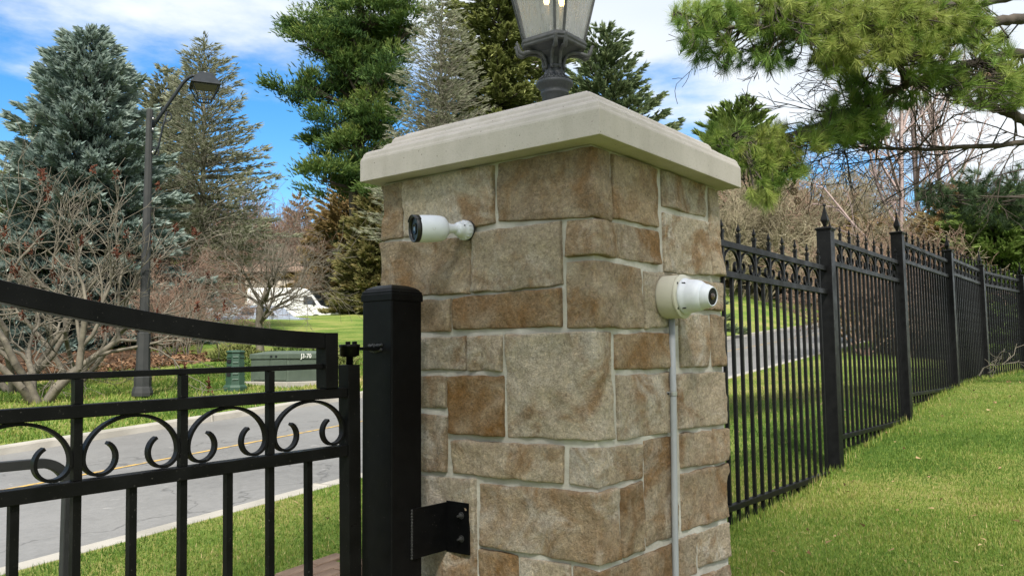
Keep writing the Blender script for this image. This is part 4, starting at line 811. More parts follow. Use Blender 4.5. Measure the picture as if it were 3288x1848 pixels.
for x0 in (-7.5, -4.5, 5.8):
    wn = MB().box(x0, x0+1.6, -5.06, -4.98, .9, 2.2).build('window', m_vanw, house); MB().box(x0+.1, x0+1.5, -5.08, -5.061, 1.0, 2.1).build('pane', m_win, wn)
gd = MB().box(.2, 4.9, -5.05, -4.98, -.4, 2.3).build('garage_door', mat('garage_paint', (.45, .40, .34), .7), house)
MB().box(-1.9, -.9, -5.05, -4.98, -.3, 2.1).build('door', m_gasket, house)
# ------------------------------------------------------------------ vegetation
def gpt(x, d, y=900):
    p = at(x, y, d); return np.array((p[0], p[1], float(Hz(p[0], p[1]))))
def toptoh(x, y, d, base): return at(x, y, d)[2]-base[2]
def seeded(n): return np.random.default_rng(n)
m_bark = mat('grey_bark', (.14, .13, .10), .95, (.24, .225, .175), 6, .6, 40)
m_barkd = mat('dark_bark', (.030, .024, .019), .95, (.065, .052, .040), 6, .6, 40)
m_barkp = mat('pale_bark', (.082, .071, .055), .9, (.15, .132, .10), 9, .4, 50)
m_twig = mat('brown_twig', (.19, .125, .09), .9, (.28, .19, .135), 3)
m_twigr = mat('red_brown_twig', (.16, .098, .072), .9, (.24, .16, .12), 3)
m_twigt = mat('tan_twig', (.195, .168, .108), .9, (.29, .25, .165), 3)
m_twigp = mat('pinkish_twig', (.23, .165, .155), .9, (.32, .25, .235), 3)
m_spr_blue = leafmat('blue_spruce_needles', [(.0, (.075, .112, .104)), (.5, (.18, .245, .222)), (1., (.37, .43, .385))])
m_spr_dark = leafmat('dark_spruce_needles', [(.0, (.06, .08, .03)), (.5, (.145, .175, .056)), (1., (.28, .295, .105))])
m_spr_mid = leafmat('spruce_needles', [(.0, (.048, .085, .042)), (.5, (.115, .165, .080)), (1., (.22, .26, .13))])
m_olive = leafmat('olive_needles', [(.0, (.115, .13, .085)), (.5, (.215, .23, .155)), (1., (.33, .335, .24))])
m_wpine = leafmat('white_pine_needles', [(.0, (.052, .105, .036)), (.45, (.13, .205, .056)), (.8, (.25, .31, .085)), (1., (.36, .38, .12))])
m_cedar = leafmat('cedar_foliage', [(.0, (.075, .10, .032)), (.5, (.165, .195, .058)), (1., (.28, .27, .10))])
m_rust = leafmat('rusty_foliage', [(.0, (0.125, 0.062, 0.031)), (.5, (0.250, 0.131, 0.062)), (1., (0.338, 0.219, 0.119))])
m_browng = leafmat('brown_green_foliage', [(.0, (.10, .085, .035)), (.5, (.215, .17, .066)), (1., (.33, .225, .11))])
m_mixc = leafmat('olive_cedar_foliage', [(.0, (.08, .09, .034)), (.5, (.165, .17, .062)), (1., (.28, .22, .10))])
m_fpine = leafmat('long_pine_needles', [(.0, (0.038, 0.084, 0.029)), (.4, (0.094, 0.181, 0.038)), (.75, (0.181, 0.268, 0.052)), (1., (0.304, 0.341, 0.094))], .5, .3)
m_jun = leafmat('juniper_foliage', [(.0, (0.049, 0.098, 0.022)), (.5, (0.119, 0.189, 0.042)), (1., (0.210, 0.266, 0.077))])
m_dpine = leafmat('dark_pine_needles', [(.0, (0.021, 0.039, 0.019)), (.5, (0.048, 0.083, 0.036)), (1., (0.098, 0.128, 0.057))], .6, .2)

def conifer(name, lab, x, d, topy, R, fm, nb=30, per=9, dens=26., L=.24, W=.085, droop=.25, seed=1, bark=None, sparse=0., crown0=.02, shape=.85, tilt=.35, twigs=False, group=None):
    g = seeded(seed); base = gpt(x, d); H = toptoh(x, topy, d, base)
    root = thing(name, lab, 'tree', base, group=group); segs = []; P = []; D = []; T = []; S = []
    lean = g.normal(0, .012, 2)*H
    axis_ = lambda t: np.array((lean[0]*t*t, lean[1]*t*t, H*t))
    for i in range(8): segs.append((*axis_(i/8), *axis_((i+1)/8), .03*H*.55*(1-i/8)+.012, .03*H*.55*(1-(i+1)/8)+.010))
    n_l = nb
    for i in range(n_l):
        t = crown0+(1-crown0)*(i+.5*g.random())/n_l
        rad = R*(1-t)**shape*(.93+.1*g.random())+.10
        for j in range(per if t < .92 else 5):
            if g.random() < sparse: continue
            a = 2*pi*(j+g.random()*.8)/per+i*1.9; Lb = rad*g.uniform(.72, 1.15); e = np.array((cos(a), sin(a), 0)); lat = np.array((-sin(a), cos(a), 0))
            up0 = .12+.75*t**2 if droop < .5 else -.05+.6*t**2
            zf = lambda u: Lb*(up0*u-droop*(1-t)*1.1*u**1.5+.22*droop*u**4)
            p0 = axis_(t); pts = [p0+e*Lb*u+np.array((0, 0, zf(u))) for u in (0, .35, .7, 1)]
            rb = max(.006, .018*Lb)
            for q in range(3): segs.append((*pts[q], *pts[q+1], rb*(1-q*.3), rb*(1-(q+1)*.3)))
            n = int(dens*Lb*(.6+.4*Lb))+4; u = g.random(n)**.62; wdt = .36*Lb*(1-u)*np.minimum(1, u*3)+.06
            l = g.uniform(-1, 1, n)*wdt
            c = p0+e*(Lb*u)[:, None]+lat*l[:, None]; c[:, 2] += Lb*(up0*u-droop*(1-t)*1.1*u**1.5+.22*droop*u**4)-np.abs(l)*.25*droop+g.normal(0, .035, n)
            dv = e*(.75+.4*u)[:, None]+lat*(np.sign(l)*(.9-.5*u))[:, None]; dv[:, 2] += tilt+g.normal(0, .25, n)-(.35 if droop > .5 else 0)
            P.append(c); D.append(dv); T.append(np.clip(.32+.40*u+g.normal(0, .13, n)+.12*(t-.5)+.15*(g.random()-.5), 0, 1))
            S.append(g.uniform(.7, 1.25, n))
            if twigs:
                for q in range(int(7*Lb)):
                    uu = g.random(); pp = p0+e*Lb*uu+np.array((0, 0, zf(uu))); dd = norm(e*.6+lat*g.choice((-1, 1))*.8+np.array((0, 0, g.normal(-.05, .3)))); l_ = g.uniform(.2, .5)*Lb*(1-.6*uu)
                    segs.append((*pp, *(pp+dd*l_), .007, .003))
    n = 26; P.append(axis_(1)+np.stack([g.normal(0, .035, n), g.normal(0, .035, n), g.uniform(-.5, .05, n)], 1)); dv = g.normal(0, .5, (n, 3)); dv[:, 2] = .9; D.append(dv); T.append(g.uniform(.4, .9, n)); S.append(g.uniform(.6, 1, n))
    P = np.concatenate(P); D = np.concatenate(D); T = np.concatenate(T); S = np.concatenate(S)
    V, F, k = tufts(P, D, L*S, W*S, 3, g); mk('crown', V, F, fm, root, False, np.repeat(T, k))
    V, F = segmesh(segs, 5); mk('trunk', V, F, bark or m_barkd, root, True)
    return root
def grow(segs, tips, p, dr, L, r, lvl, g, cfg):
    n = cfg['n'][lvl]; kids = []
    for i in range(n):
        dr = norm(dr+g.normal(0, cfg['wob'], 3)+np.array((0, 0, cfg['up'][lvl]))); q = p+dr*L/n*g.uniform(.8, 1.2); r1 = max(cfg['rmin'], r*(1-cfg['tap']/n))
        segs.append((*p, *q, r, r1)); p, r = q, r1; kids.append((p, dr, r))
    if lvl+1 >= len(cfg['n']): tips.append((p, dr)); return
    m_ = cfg['k'][lvl]
    for j in range(m_):
        i = min(n-1, int(cfg['from']*n+(1-cfg['from'])*n*(j+g.random())/m_)); bp, bd, brr = kids[i]
        ax = norm(np.cross(bd, g.normal(size=3))); an = cfg['ang']*g.uniform(.6, 1.25); nd = bd*cos(an)+ax*sin(an)
        grow(segs, tips, bp, nd, L*cfg['ratio']*g.uniform(.7, 1.2), max(cfg['rmin'], brr*cfg.get('rr', .68)), lvl+1, g, cfg)
    tips.append((p, dr))
def bare(name, lab, cat, base, stems, L, r, cfg, m_, seed=1, spread=.35, k=4, lean=(0, 0, 0), group=None, part='branches'):
    g = seeded(seed); root = thing(name, lab, cat, base, group=group); segs = []; tips = []
    for s in range(stems):
        a = 2*pi*(s+g.random()*.7)/stems; d0 = norm(np.array((cos(a)*spread, sin(a)*spread, 1))+np.array(lean)); off = np.array((cos(a), sin(a), 0))*r*(1.2 if stems > 1 else 0)
        grow(segs, tips, off+np.array((0, 0, -.05)), d0, L*g.uniform(.85, 1.15), r, 0, g, cfg)
    V, F = segmesh(segs, k); mk(part, V, F, m_, root, True)
    return root, tips, segs
_shrubs = []
def shrub_copy(name, lab, base, h, m_, i, group, rz, sx):
    """one of four many-stemmed bare shrubs, each copy turned and scaled"""
    if not _shrubs:
        for q in range(4):
            g_ = seeded(50+q); segs = []
            for s_ in range(7):
                a = 2*pi*(s_+g_.random()*.7)/7; grow(segs, [], np.array((cos(a)*.012, sin(a)*.012, -.03)), norm(np.array((cos(a)*.42, sin(a)*.42, 1))), .5*g_.uniform(.85, 1.15), .009, 0, g_, dict(DENSE, rmin=.0012))
            V, F = segmesh(segs, 3); me_ = bpy.data.meshes.new('branches'); o_ = mk('branches', V, F, m_, None, False); _shrubs.append(o_.data); bpy.data.objects.remove(o_)
    root = thing(name, lab, 'shrub', base, rz, group); o_ = bpy.data.objects.new('branches', _shrubs[i % 4]); COL.objects.link(o_); o_.parent = root; o_.scale = (h*sx, h*sx, h)
    o_.material_slots[0].link = 'OBJECT'; o_.material_slots[0].material = m_
SHRUB = dict(n=[4, 4, 3, 2], k=[6, 5, 4], wob=.16, up=[.05, .04, .02, .0], tap=.45, rmin=.004, ratio=.58, ang=.65, **{'from': .2})
DENSE = dict(n=[4, 4, 3, 3, 2], k=[7, 6, 5, 3], wob=.17, up=[.05, .04, .03, .02, 0], tap=.4, rmin=.0042, ratio=.56, ang=.7, **{'from': .15})
TREE = dict(n=[6, 5, 4, 3, 2], k=[11, 6, 5, 4], wob=.10, up=[.02, .05, .03, .0, -.02], tap=.55, rmin=.0045, ratio=.46, ang=.75, **{'from': .25})
CRAB = dict(n=[3, 5, 4, 3, 2], k=[9, 6, 5, 4], wob=.15, up=[0, .04, .04, .04, .03], tap=.35, rmin=.004, ratio=.80, ang=.80, rr=.52, **{'from': .5})

# --- across the road, left
conifer('blue_spruce', 'full blue-green spruce at the left edge behind the lamp post', 205, 27, 42, 4.0, m_spr_blue, 34, 12, 34, .30, .11, .42, 21, shape=.74, tilt=.3)
conifer('thin_spruce', 'thinning grey-olive spruce with bare leader behind the street lamp', 503, 34, 78, 4.6, m_olive, 38, 10, 12, .30, .048, .30, 22, m_bark, .38, crown0=.26, shape=.80, twigs=True)
conifer('olive_pine', 'olive conifer peeping out between the blue spruce and the thinning spruce', 395, 39, 150, 3.4, m_olive, 24, 9, 24, .28, .08, .25, 23, crown0=.3, shape=.7)
conifer('slender_fir', 'small olive fir in the gap left of the tall white pine', 748, 84, 478, 4.5, m_browng, 14, 8, 9, .5, .15, .3, 24)
# white pine: a bare trunk with shelves of foliage
def whitepine():
    g = seeded(31); d0 = 56.; base = gpt(905, d0); root = thing('white_pine', 'tall dark white pine with shelving limbs left of the lantern', 'tree', base); segs = []; P = []; D = []; T = []
    k2 = 2569/1100.
    cl = [(560, 290, 250, 95), (420, 190, 130, 80), (950, 110, 250, 110), (850, -60, 280, 110), (760, 200, 210, 100), (1000, 390, 140, 95), (880, 330, 250, 100), (700, 370, 200, 90), (1230, 165, 150, 55), (1130, 270, 120, 60),
          (330, 680, 190, 62), (470, 650, 150, 70), (660, 610, 160, 85), (820, 560, 190, 80), (1010, 560, 150, 70), (1000, 760, 110, 85), (740, 720, 150, 50), (640, 880, 165, 62), (760, 950, 200, 70), (960, 900, 130, 90), (600, 1070, 175, 70), (820, 1080, 200, 75), (980, 1060, 110, 90), (560, 1310, 190, 65), (780, 1280, 230, 80), (960, 1240, 120, 90), (700, 1400, 250, 60), (920, 1390, 160, 70), (1150, 20, 150, 60), (640, 100, 140, 60), (1020, 1480, 120, 80), (960, -250, 260, 120), (900, -420, 180, 120), (860, 450, 170, 80), (800, 660, 150, 80), (900, 820, 120, 90), (900, 980, 150, 80), (500, 330, 140, 60), (760, 300, 260, 110), (900, 1320, 150, 90), (960, 640, 110, 90), (720, 500, 150, 60), (1080, 420, 80, 60)]
    tr = [(905, 900), (900, 600), (893, 420), (905, 350), (930, 240), (925, 150), (905, 60), (900, -60), (905, -180)]
    tp_ = [at(x, y, d0)-base for x, y in tr]; tp_[0][2] = -.2; tp_[1] = np.array((tp_[1][0], tp_[1][1], tp_[1][2]))
    for i in range(len(tp_)-1): segs.append((*tp_[i], *tp_[i+1], .58*(1-i/9.5), .58*(1-(i+1)/9.5)))
    for zx, zy, rx, ry in cl:
        X = (800+zx/k2)/1.27637; Y = zy/k2/1.27637; dd = d0+g.uniform(-2.2, 2.6); c = at(X, Y, dd)-base; px = dd*1.2764/2715/(k2/1.2764*1.0)
        rx_, ry_ = rx/k2*dd/2715, 1.3*ry/k2*dd/2715; n = int(800*rx_*max(ry_, .8))+60
        fwd, rt = np.array(_F), np.array(_R); m_s = int(7+rx_*4); us = norm(g.normal(size=(m_s, 3)))*(g.random((m_s, 1))**.45); us[:, 2] *= .9
        wsel = g.integers(0, m_s, n); sig = g.uniform(.2, .5, m_s)[wsel][:, None]; out_ = us[wsel]; tloc = g.normal(size=(n, 3)); stretch = g.uniform(-.2, 1.6, (n, 1))*sig
        loc = out_*np.array((rx_, rx_*.8, ry_))+tloc*sig*np.array((1, 1, .45))+norm(out_+np.array((0, 0, .25)))*stretch*np.array((1, 1, .7)); uu = out_+tloc*.25
        pos = c+np.outer(loc[:, 0], rt)+np.outer(loc[:, 1], fwd); pos[:, 2] += loc[:, 2]
        P.append(pos); dv = np.outer(uu[:, 0], rt)*.9+np.outer(uu[:, 1], fwd)*.9+g.normal(0, .35, (len(pos), 3)); dv[:, 2] += .55; D.append(dv)
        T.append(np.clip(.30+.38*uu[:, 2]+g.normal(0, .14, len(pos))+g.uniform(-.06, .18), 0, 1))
        j = int(np.argmin([abs(t_[2]-(c[2]-.7)) for t_ in tp_])); s0 = tp_[j]+(tp_[max(0, j-1)]-tp_[j])*.3; mid = (s0+c)/2+np.array((0, 0, -.25)); en = c+np.array((0, 0, -ry_*.5))
        segs.append((*s0, *mid, .16, .11)); segs.append((*mid, *en, .11, .05))
        for q in range(7): e_ = en+np.outer(g.normal(0, .5, 1)*rx_, rt)[0]+np.outer(g.normal(0, .5, 1)*rx_, fwd)[0]+np.array((0, 0, g.uniform(0, .5)*ry_)); segs.append((*(mid+(en-mid)*g.random()), *e_, .045, .016))
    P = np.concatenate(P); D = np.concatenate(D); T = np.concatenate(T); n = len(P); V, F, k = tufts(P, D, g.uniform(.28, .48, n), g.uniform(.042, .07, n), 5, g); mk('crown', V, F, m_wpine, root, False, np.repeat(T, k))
    V, F = segmesh(segs, 7); mk('trunk', V, F, m_barkd, root, True)
whitepine()
conifer('bare_larch', 'leafless grey larch between the white pine and the lantern', 1105, 25, -30, 3.0, m_olive, 40, 10, 10, .2, .028, .18, 26, m_bark, .1, crown0=.30, shape=.72, twigs=True)
conifer('norway_spruce', 'dark olive spruce rising behind the lantern', 1262, 27, -260, 3.6, m_spr_dark, 40, 10, 24, .28, .11, .60, 27, shape=.62)
conifer('young_spruce', 'pointed green spruce just right of the lantern', 1541, 31, 42, 4.6, m_spr_mid, 30, 10, 24, .29, .09, .34, 28, shape=.80)
conifer('low_fir', 'low fir in the gap between the lantern neck and the pointed spruce', 1432, 36, 185, 3.0, m_spr_mid, 18, 9, 26, .28, .09, .34, 29)
conifer('cedar_bush', 'brownish green cedar at the left side of the pillar below the white pine', 915, 74, 490, 7.0, m_browng, 28, 12, 15, .52, .14, .22, 33, shape=.45)
conifer('slim_cedar', 'brown-green cedar close behind the left edge of the pillar', 950, 54, 500, 3.0, m_mixc, 24, 10, 18, .46, .14, .15, 34, shape=.42)
# crabapple and thicket
cb = gpt(655, 23.2); cb[2] -= .05
bare('crabapple_tree', 'bare spreading crabapple tree in front of the parked van', 'tree', cb, 1, 1.2, .13, CRAB, m_barkp, 5, .02, 5)
THK = [(405, 27, 3.6, m_twigr), (440, 30, 3.8, m_twigr), (575, 78, 12.5, m_twigr), (640, 82, 13., m_twigr), (455, 24, 1.7, m_twig), (400, 31, 4.8, m_twigr), (700, 84, 11., m_twig), (790, 80, 11., m_twigr), (862, 72, 7.0, m_twig), (395, 25, 2.8, m_twig), (610, 76, 12., m_twig), (745, 82, 11., m_twigr)]
places = ['just right of the lamp post', 'below the thinning spruce', 'right of the thinning spruce', 'above the silver car', 'by the lamp post base', 'behind the crabapple stem', 'above the van roof', 'right of the van', 'beside the brownish cedar', 'left of the lamp post', 'above the pickup truck', 'under the slender fir']
for i, (x, d, h, mm) in enumerate(THK):
    shrub_copy('bare_shrub', 'leafless %s twiggy shrub %s across the road' % ('reddish' if mm is m_twigr else 'brown', places[i]), gpt(x, d), h, mm, i, 'leafless shrubs across the road', i*1.3, 1.05)
# staghorn sumacs: thick forking limbs with rusty fruit heads
SUM = dict(n=[4, 4, 3, 3, 2], k=[3, 4, 4, 3], wob=.24, up=[.0, .06, .08, .10, .08], tap=.4, rmin=.0042, ratio=.68, ang=.72, rr=.68, **{'from': .45})
m_fruit = leafmat('sumac_fruit', [(.0, (.07, .024, .016)), (.5, (.115, .042, .026)), (1., (.17, .075, .045))], .8, .1)
def sumac(bx, by, seed, stems, L, r, lab, lean):
    b0 = np.array((bx, by, float(Hz(bx, by)))); root, tips, segs = bare('sumac_tree', lab, 'tree', b0, stems, L, r, SUM, m_barkp, seed, .62, 6, lean, 'sumacs on the far verge'); g = seeded(seed+5)
    tp2 = [t for t in tips if g.random() < .035]
    for t_ in tp2:
        n = 18; P = g.normal(0, .022, (n, 3))+np.outer(g.uniform(0, .16, n), (0, 0, 1)); dv = g.normal(0, .5, (n, 3)); dv[:, 2] += .8
        V, F, k = tufts(P+t_[0], dv, g.uniform(.04, .08, n), g.uniform(.025, .045, n), 3, g); mk('fruit_head', V, F, m_fruit, root, False, np.repeat(g.random(n), k))
sumac(6.254, 14.648, 71, 5, 1.6, .072, 'crooked bare sumac with pale forked limbs nearest the road', (.12, -.05, 0))
sumac(6.55, 16.4, 72, 4, 1.75, .066, 'crooked bare sumac at the left edge behind the nearest one', (-.1, .1, 0))
sumac(7.9, 17.0, 73, 4, 1.65, .058, 'crooked bare sumac directly left of the lamp post', (.2, -.1, 0))
# mulch bed and fallen leaves under the shrubs
m_mulch = soil('mulch', [(.3, (.030, .018, .011)), (.5, (.062, .037, .023)), (.7, (.11, .066, .04))], 1.2, .9)
V = []; F = []; n_ = 40
for i in range(n_):
    s = -7+i*.42; w0 = 13.6+.5*sin(i*.9)+.3*sin(i*2.3)+2.6*float(sst((5-s)/4.)); 
    for w_ in (w0, w0+1.5, w0+4, w0+8): x, y = xy(s, w_); V.append((x, y, float(Hz(x, y))+.03))
for i in range(n_-1): F += [(i*4+j, i*4+4+j, i*4+5+j, i*4+1+j) for j in range(3)]
tag(mk('mulch_bed', V, F, m_mulch), 'brown mulch bed under the shrubs across the road', 'mulch bed', kind='structure')
g = seeded(91); n = 9000; S = g.uniform(-7, 10, n); WW = 12.9+g.exponential(1.6, n)+3.0*sst((5-S)/4.); X, Y = xy(S, WW); Z = Hz(X, Y)+.045
m_leaf = leafmat('fallen_leaf', [(.0, (.06, .034, .018)), (.5, (.14, .075, .04)), (1., (.26, .16, .095))], .8, .1)
dv = g.normal(0, 1, (n, 3)); dv[:, 2] *= .35; V, F, k = tufts(np.stack([X, Y, Z], 1), dv, g.uniform(.07, .14, n), g.uniform(.04, .09, n), 1, g)
tag(mk('fallen_leaves', V, F, m_leaf, None, False, np.repeat(g.random(n), k)), 'fallen brown leaves scattered along the mulch bed', 'leaves', kind='stuff')
def mound(name, lab, x, d, topy, R, fm, n, seed, L=.12, W=.05, group=None, cat='shrub', flat=.6, stem=m_twig):
    g = seeded(seed); base = gpt(x, d); H = max(.4, toptoh(x, topy, d, base)); root = thing(name, lab, cat, base, group=group)
    u = norm(g.normal(size=(n, 3)))*(g.random((n, 1))**.33); u[:, 2] = np.abs(u[:, 2]); bump = .78+.22*np.sin(u[:, 0]*6+seed)*np.sin(u[:, 1]*5+seed*2)+.12*np.sin(u[:, 2]*9)
    P = u*np.array((R, R, H))*bump[:, None]; dv = u*.8+g.normal(0, .4, (n, 3)); dv[:, 2] += .4
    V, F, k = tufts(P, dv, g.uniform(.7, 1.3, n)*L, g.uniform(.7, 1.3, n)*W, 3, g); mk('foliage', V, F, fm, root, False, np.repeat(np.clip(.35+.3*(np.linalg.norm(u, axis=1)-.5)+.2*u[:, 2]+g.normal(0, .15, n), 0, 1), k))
    segs = [(0, 0, -.1, *(u_*np.array((R, R, H))*.8), .03, .008) for u_ in u[:30]]; V, F = segmesh(segs, 4); mk('stems', V, F, stem, root)
    return root
mound('juniper_bush', 'low green juniper behind the transformer box', 735, 19.2, 868, 1.0, m_jun, 2600, 81, .13, .05, 'low junipers by the transformer')
mound('juniper_bush', 'low green juniper at the right of the transformer box', 800, 19.8, 862, .9, m_cedar, 2000, 82, .13, .05, 'low junipers by the transformer')
mound('juniper_bush', 'low yellowish juniper behind the utility pedestal', 598, 21.5, 862, .8, m_cedar, 1800, 83, .13, .05, 'low junipers by the transformer')
STEM = dict(n=[5, 3], k=[3], wob=.10, up=[.08, .05], tap=.4, rmin=.006, ratio=.35, ang=.5, **{'from': .5})
for i, (x, d) in enumerate(((405, 22.5), (440, 23), (470, 22.6), (500, 23.4))): bare('stem_clump', 'clump of pale upright stems in the mulch, %s from the lamp post' % ('nearest', 'second', 'third', 'farthest')[i], 'shrub', gpt(x, d), 6, 1.2, .016, STEM, m_barkp, 120+i, .22, 4, group='upright stem clumps in the mulch')
# big tree trunk beyond the van and woods closing the view
WOOD = [(30, 60, 420, m_spr_dark), (110, 66, 500, m_spr_mid), (330, 62, 470, m_spr_dark), (450, 70, 520, m_spr_mid), (570, 95, 560, m_olive), (690, 98, 590, m_spr_mid), (800, 100, 560, m_spr_dark), (880, 72, 560, m_spr_mid), (960, 66, 520, m_spr_dark), (1780, 60, 470, m_spr_mid), (1880, 66, 520, m_spr_dark), (2000, 58, 560, m_spr_mid), (2120, 70, 540, m_spr_dark), (2240, 64, 570, m_spr_mid), (2350, 72, 540, m_spr_dark), (2460, 38, 560, m_spr_mid), (2560, 40, 520, m_spr_dark)]
wl_ = ['at the far left', 'behind the blue spruce', 'behind the olive conifer', 'behind the thinning spruce', 'behind the house, at its left', 'behind the house roof', 'behind the house, at its right', 'above the bonnet of the van', 'behind the left edge of the pillar', 'just right of the pillar coping', 'right of the pillar above the road', 'behind the first fence panel', 'behind the second fence panel', 'left of the second fence post', 'right of the second fence post', 'behind the third fence post', 'at the far right']
far_src = {}
for i, (x, d, ty_, mm) in enumerate(WOOD):
    if (mm, 0) not in far_src: far_src[(mm, 0)] = conifer('distant_conifer', 'distant evergreen %s' % wl_[i], x, d, ty_, 4.2, mm, 22, 9, 9, .6, .24, .32, 160+i, group='distant evergreens', shape=.7); far_src[(mm, 1)] = at(x, ty_, d)[2]-gpt(x, d)[2]
    else:
        c_ = copy_tree(far_src[(mm, 0)]); b_ = gpt(x, d); k_ = (at(x, ty_, d)[2]-b_[2])/far_src[(mm, 1)]; c_.location = b_; c_.scale = (k_*1.05, k_*1.05, k_); c_.rotation_euler.z = i*2.1; c_['label'] = 'distant evergreen %s' % wl_[i]
# --- behind the fence, right
conifer('golden_cedar', 'upright yellow-green cedar right of the pillar coping', 1868, 60, 250, 5.4, m_jun, 26, 10, 16, .52, .15, -.05, 201, shape=.55, tilt=.9)
conifer('rusty_cypress', 'rust-coloured conifer above the second fence post', 2420, 24, 462, 1.25, m_rust, 20, 9, 36, .22, .06, .2, 202, shape=.65)
conifer('green_juniper', 'bright green juniper at the right edge behind the fence', 2525, 18, 500, 1.6, m_jun, 20, 10, 60, .19, .075, .15, 203, shape=.5)
conifer('mixed_juniper', 'brown and green juniper left of the bright green one', 2400, 19, 560, 1.5, m_browng, 18, 10, 50, .19, .065, .15, 204, shape=.5)
BT = [(1838, 46, 8.0, m_twigt), (1925, 47, 8.4, m_twigt), (2000, 50, 9.4, m_twig), (2075, 50, 9.6, m_twigt), (2175, 18, 3.4, m_twig), (2225, 19, 3.7, m_twigt), (2285, 18, 3.0, m_twigr), (2350, 19, 3.1, m_twigr), (2190, 56, 11.5, m_twigt), (2120, 54, 11., m_twigt), (1885, 50, 7.4, m_twigt), (2450, 20, 3.0, m_twigr)]
rp = ['nearest the pillar', 'behind the middle of the first panel', 'left of the first fence post', 'behind the first fence post', 'right of the first fence post', 'left of the second fence post', 'behind the second fence post', 'right of the second fence post', 'tallest right of the first post', 'tallest left of the first post', 'below the upright cedar', 'below the rust-coloured conifer']
for i, (x, d, h, mm) in enumerate(BT): shrub_copy('bare_bush', 'leafless %s bush behind the iron fence, %s' % ('tan' if mm is m_twigt else 'reddish' if mm is m_twigr else 'brown', rp[i]), gpt(x, d), h, mm, i+1, 'leafless bushes behind the iron fence', i*1.7+.4, 1.0)
mound('hedge_bush', 'dark green bush low behind the first fence panel', 1990, 60, 660, 4.2, m_spr_dark, 2500, 240, .4, .18, 'far dark bushes'); mound('hedge_bush', 'dark green bush low behind the second fence panel', 2190, 66, 660, 4.6, m_spr_dark, 2500, 241, .4, .18, 'far dark bushes'); mound('hedge_bush', 'dark green bush low by the pillar edge', 1840, 56, 655, 4.4, m_spr_mid, 2500, 242, .4, .18, 'far dark bushes'); mound('hedge_bush', 'dark green bush low behind the third fence panel', 2340, 70, 650, 4.6, m_spr_mid, 2500, 243, .4, .18, 'far dark bushes')
for i, (x, d, ty2, R_, mm) in enumerate(((1950, 52, 560, 3.2, m_browng), (2095, 54, 520, 3.4, m_cedar), (2215, 24, 560, 1.5, m_browng), (2330, 23, 560, 1.6, m_browng), (1850, 56, 560, 3.2, m_browng))):
    conifer('olive_bush', 'mixed olive and brown evergreen bush behind the fence, %s' % ('behind the first panel', 'near the first post', 'left of the second post', 'right of the second post', 'next to the pillar')[i], x, d, ty2, R_, mm, 14, 10, 22 if d < 30 else 12, .007*d+.06, .0022*d+.01, .15, 270+i, shape=.4, group='olive bushes behind the fence')
BIR = dict(n=[9, 5, 4, 3, 2], k=[16, 7, 5, 3], wob=.05, up=[.02, .06, .01, -.03, -.06], tap=.75, rmin=.0042, ratio=.30, ang=.75, **{'from': .15})
for i, (x, d, hh) in enumerate(((2268, 22, 8.4), (2335, 26, 9.6), (2440, 25, 9.0), (2540, 26, 9.0))): bare('birch_tree', 'thin leafless birch with pinkish twigs, %s of the group at the right' % ('leftmost', 'second from left', 'third from left', 'rightmost')[i], 'tree', gpt(x, d), 1, hh, .11, BIR, m_twigp, 250+i, .10, 3, group='leafless birches behind the fence')

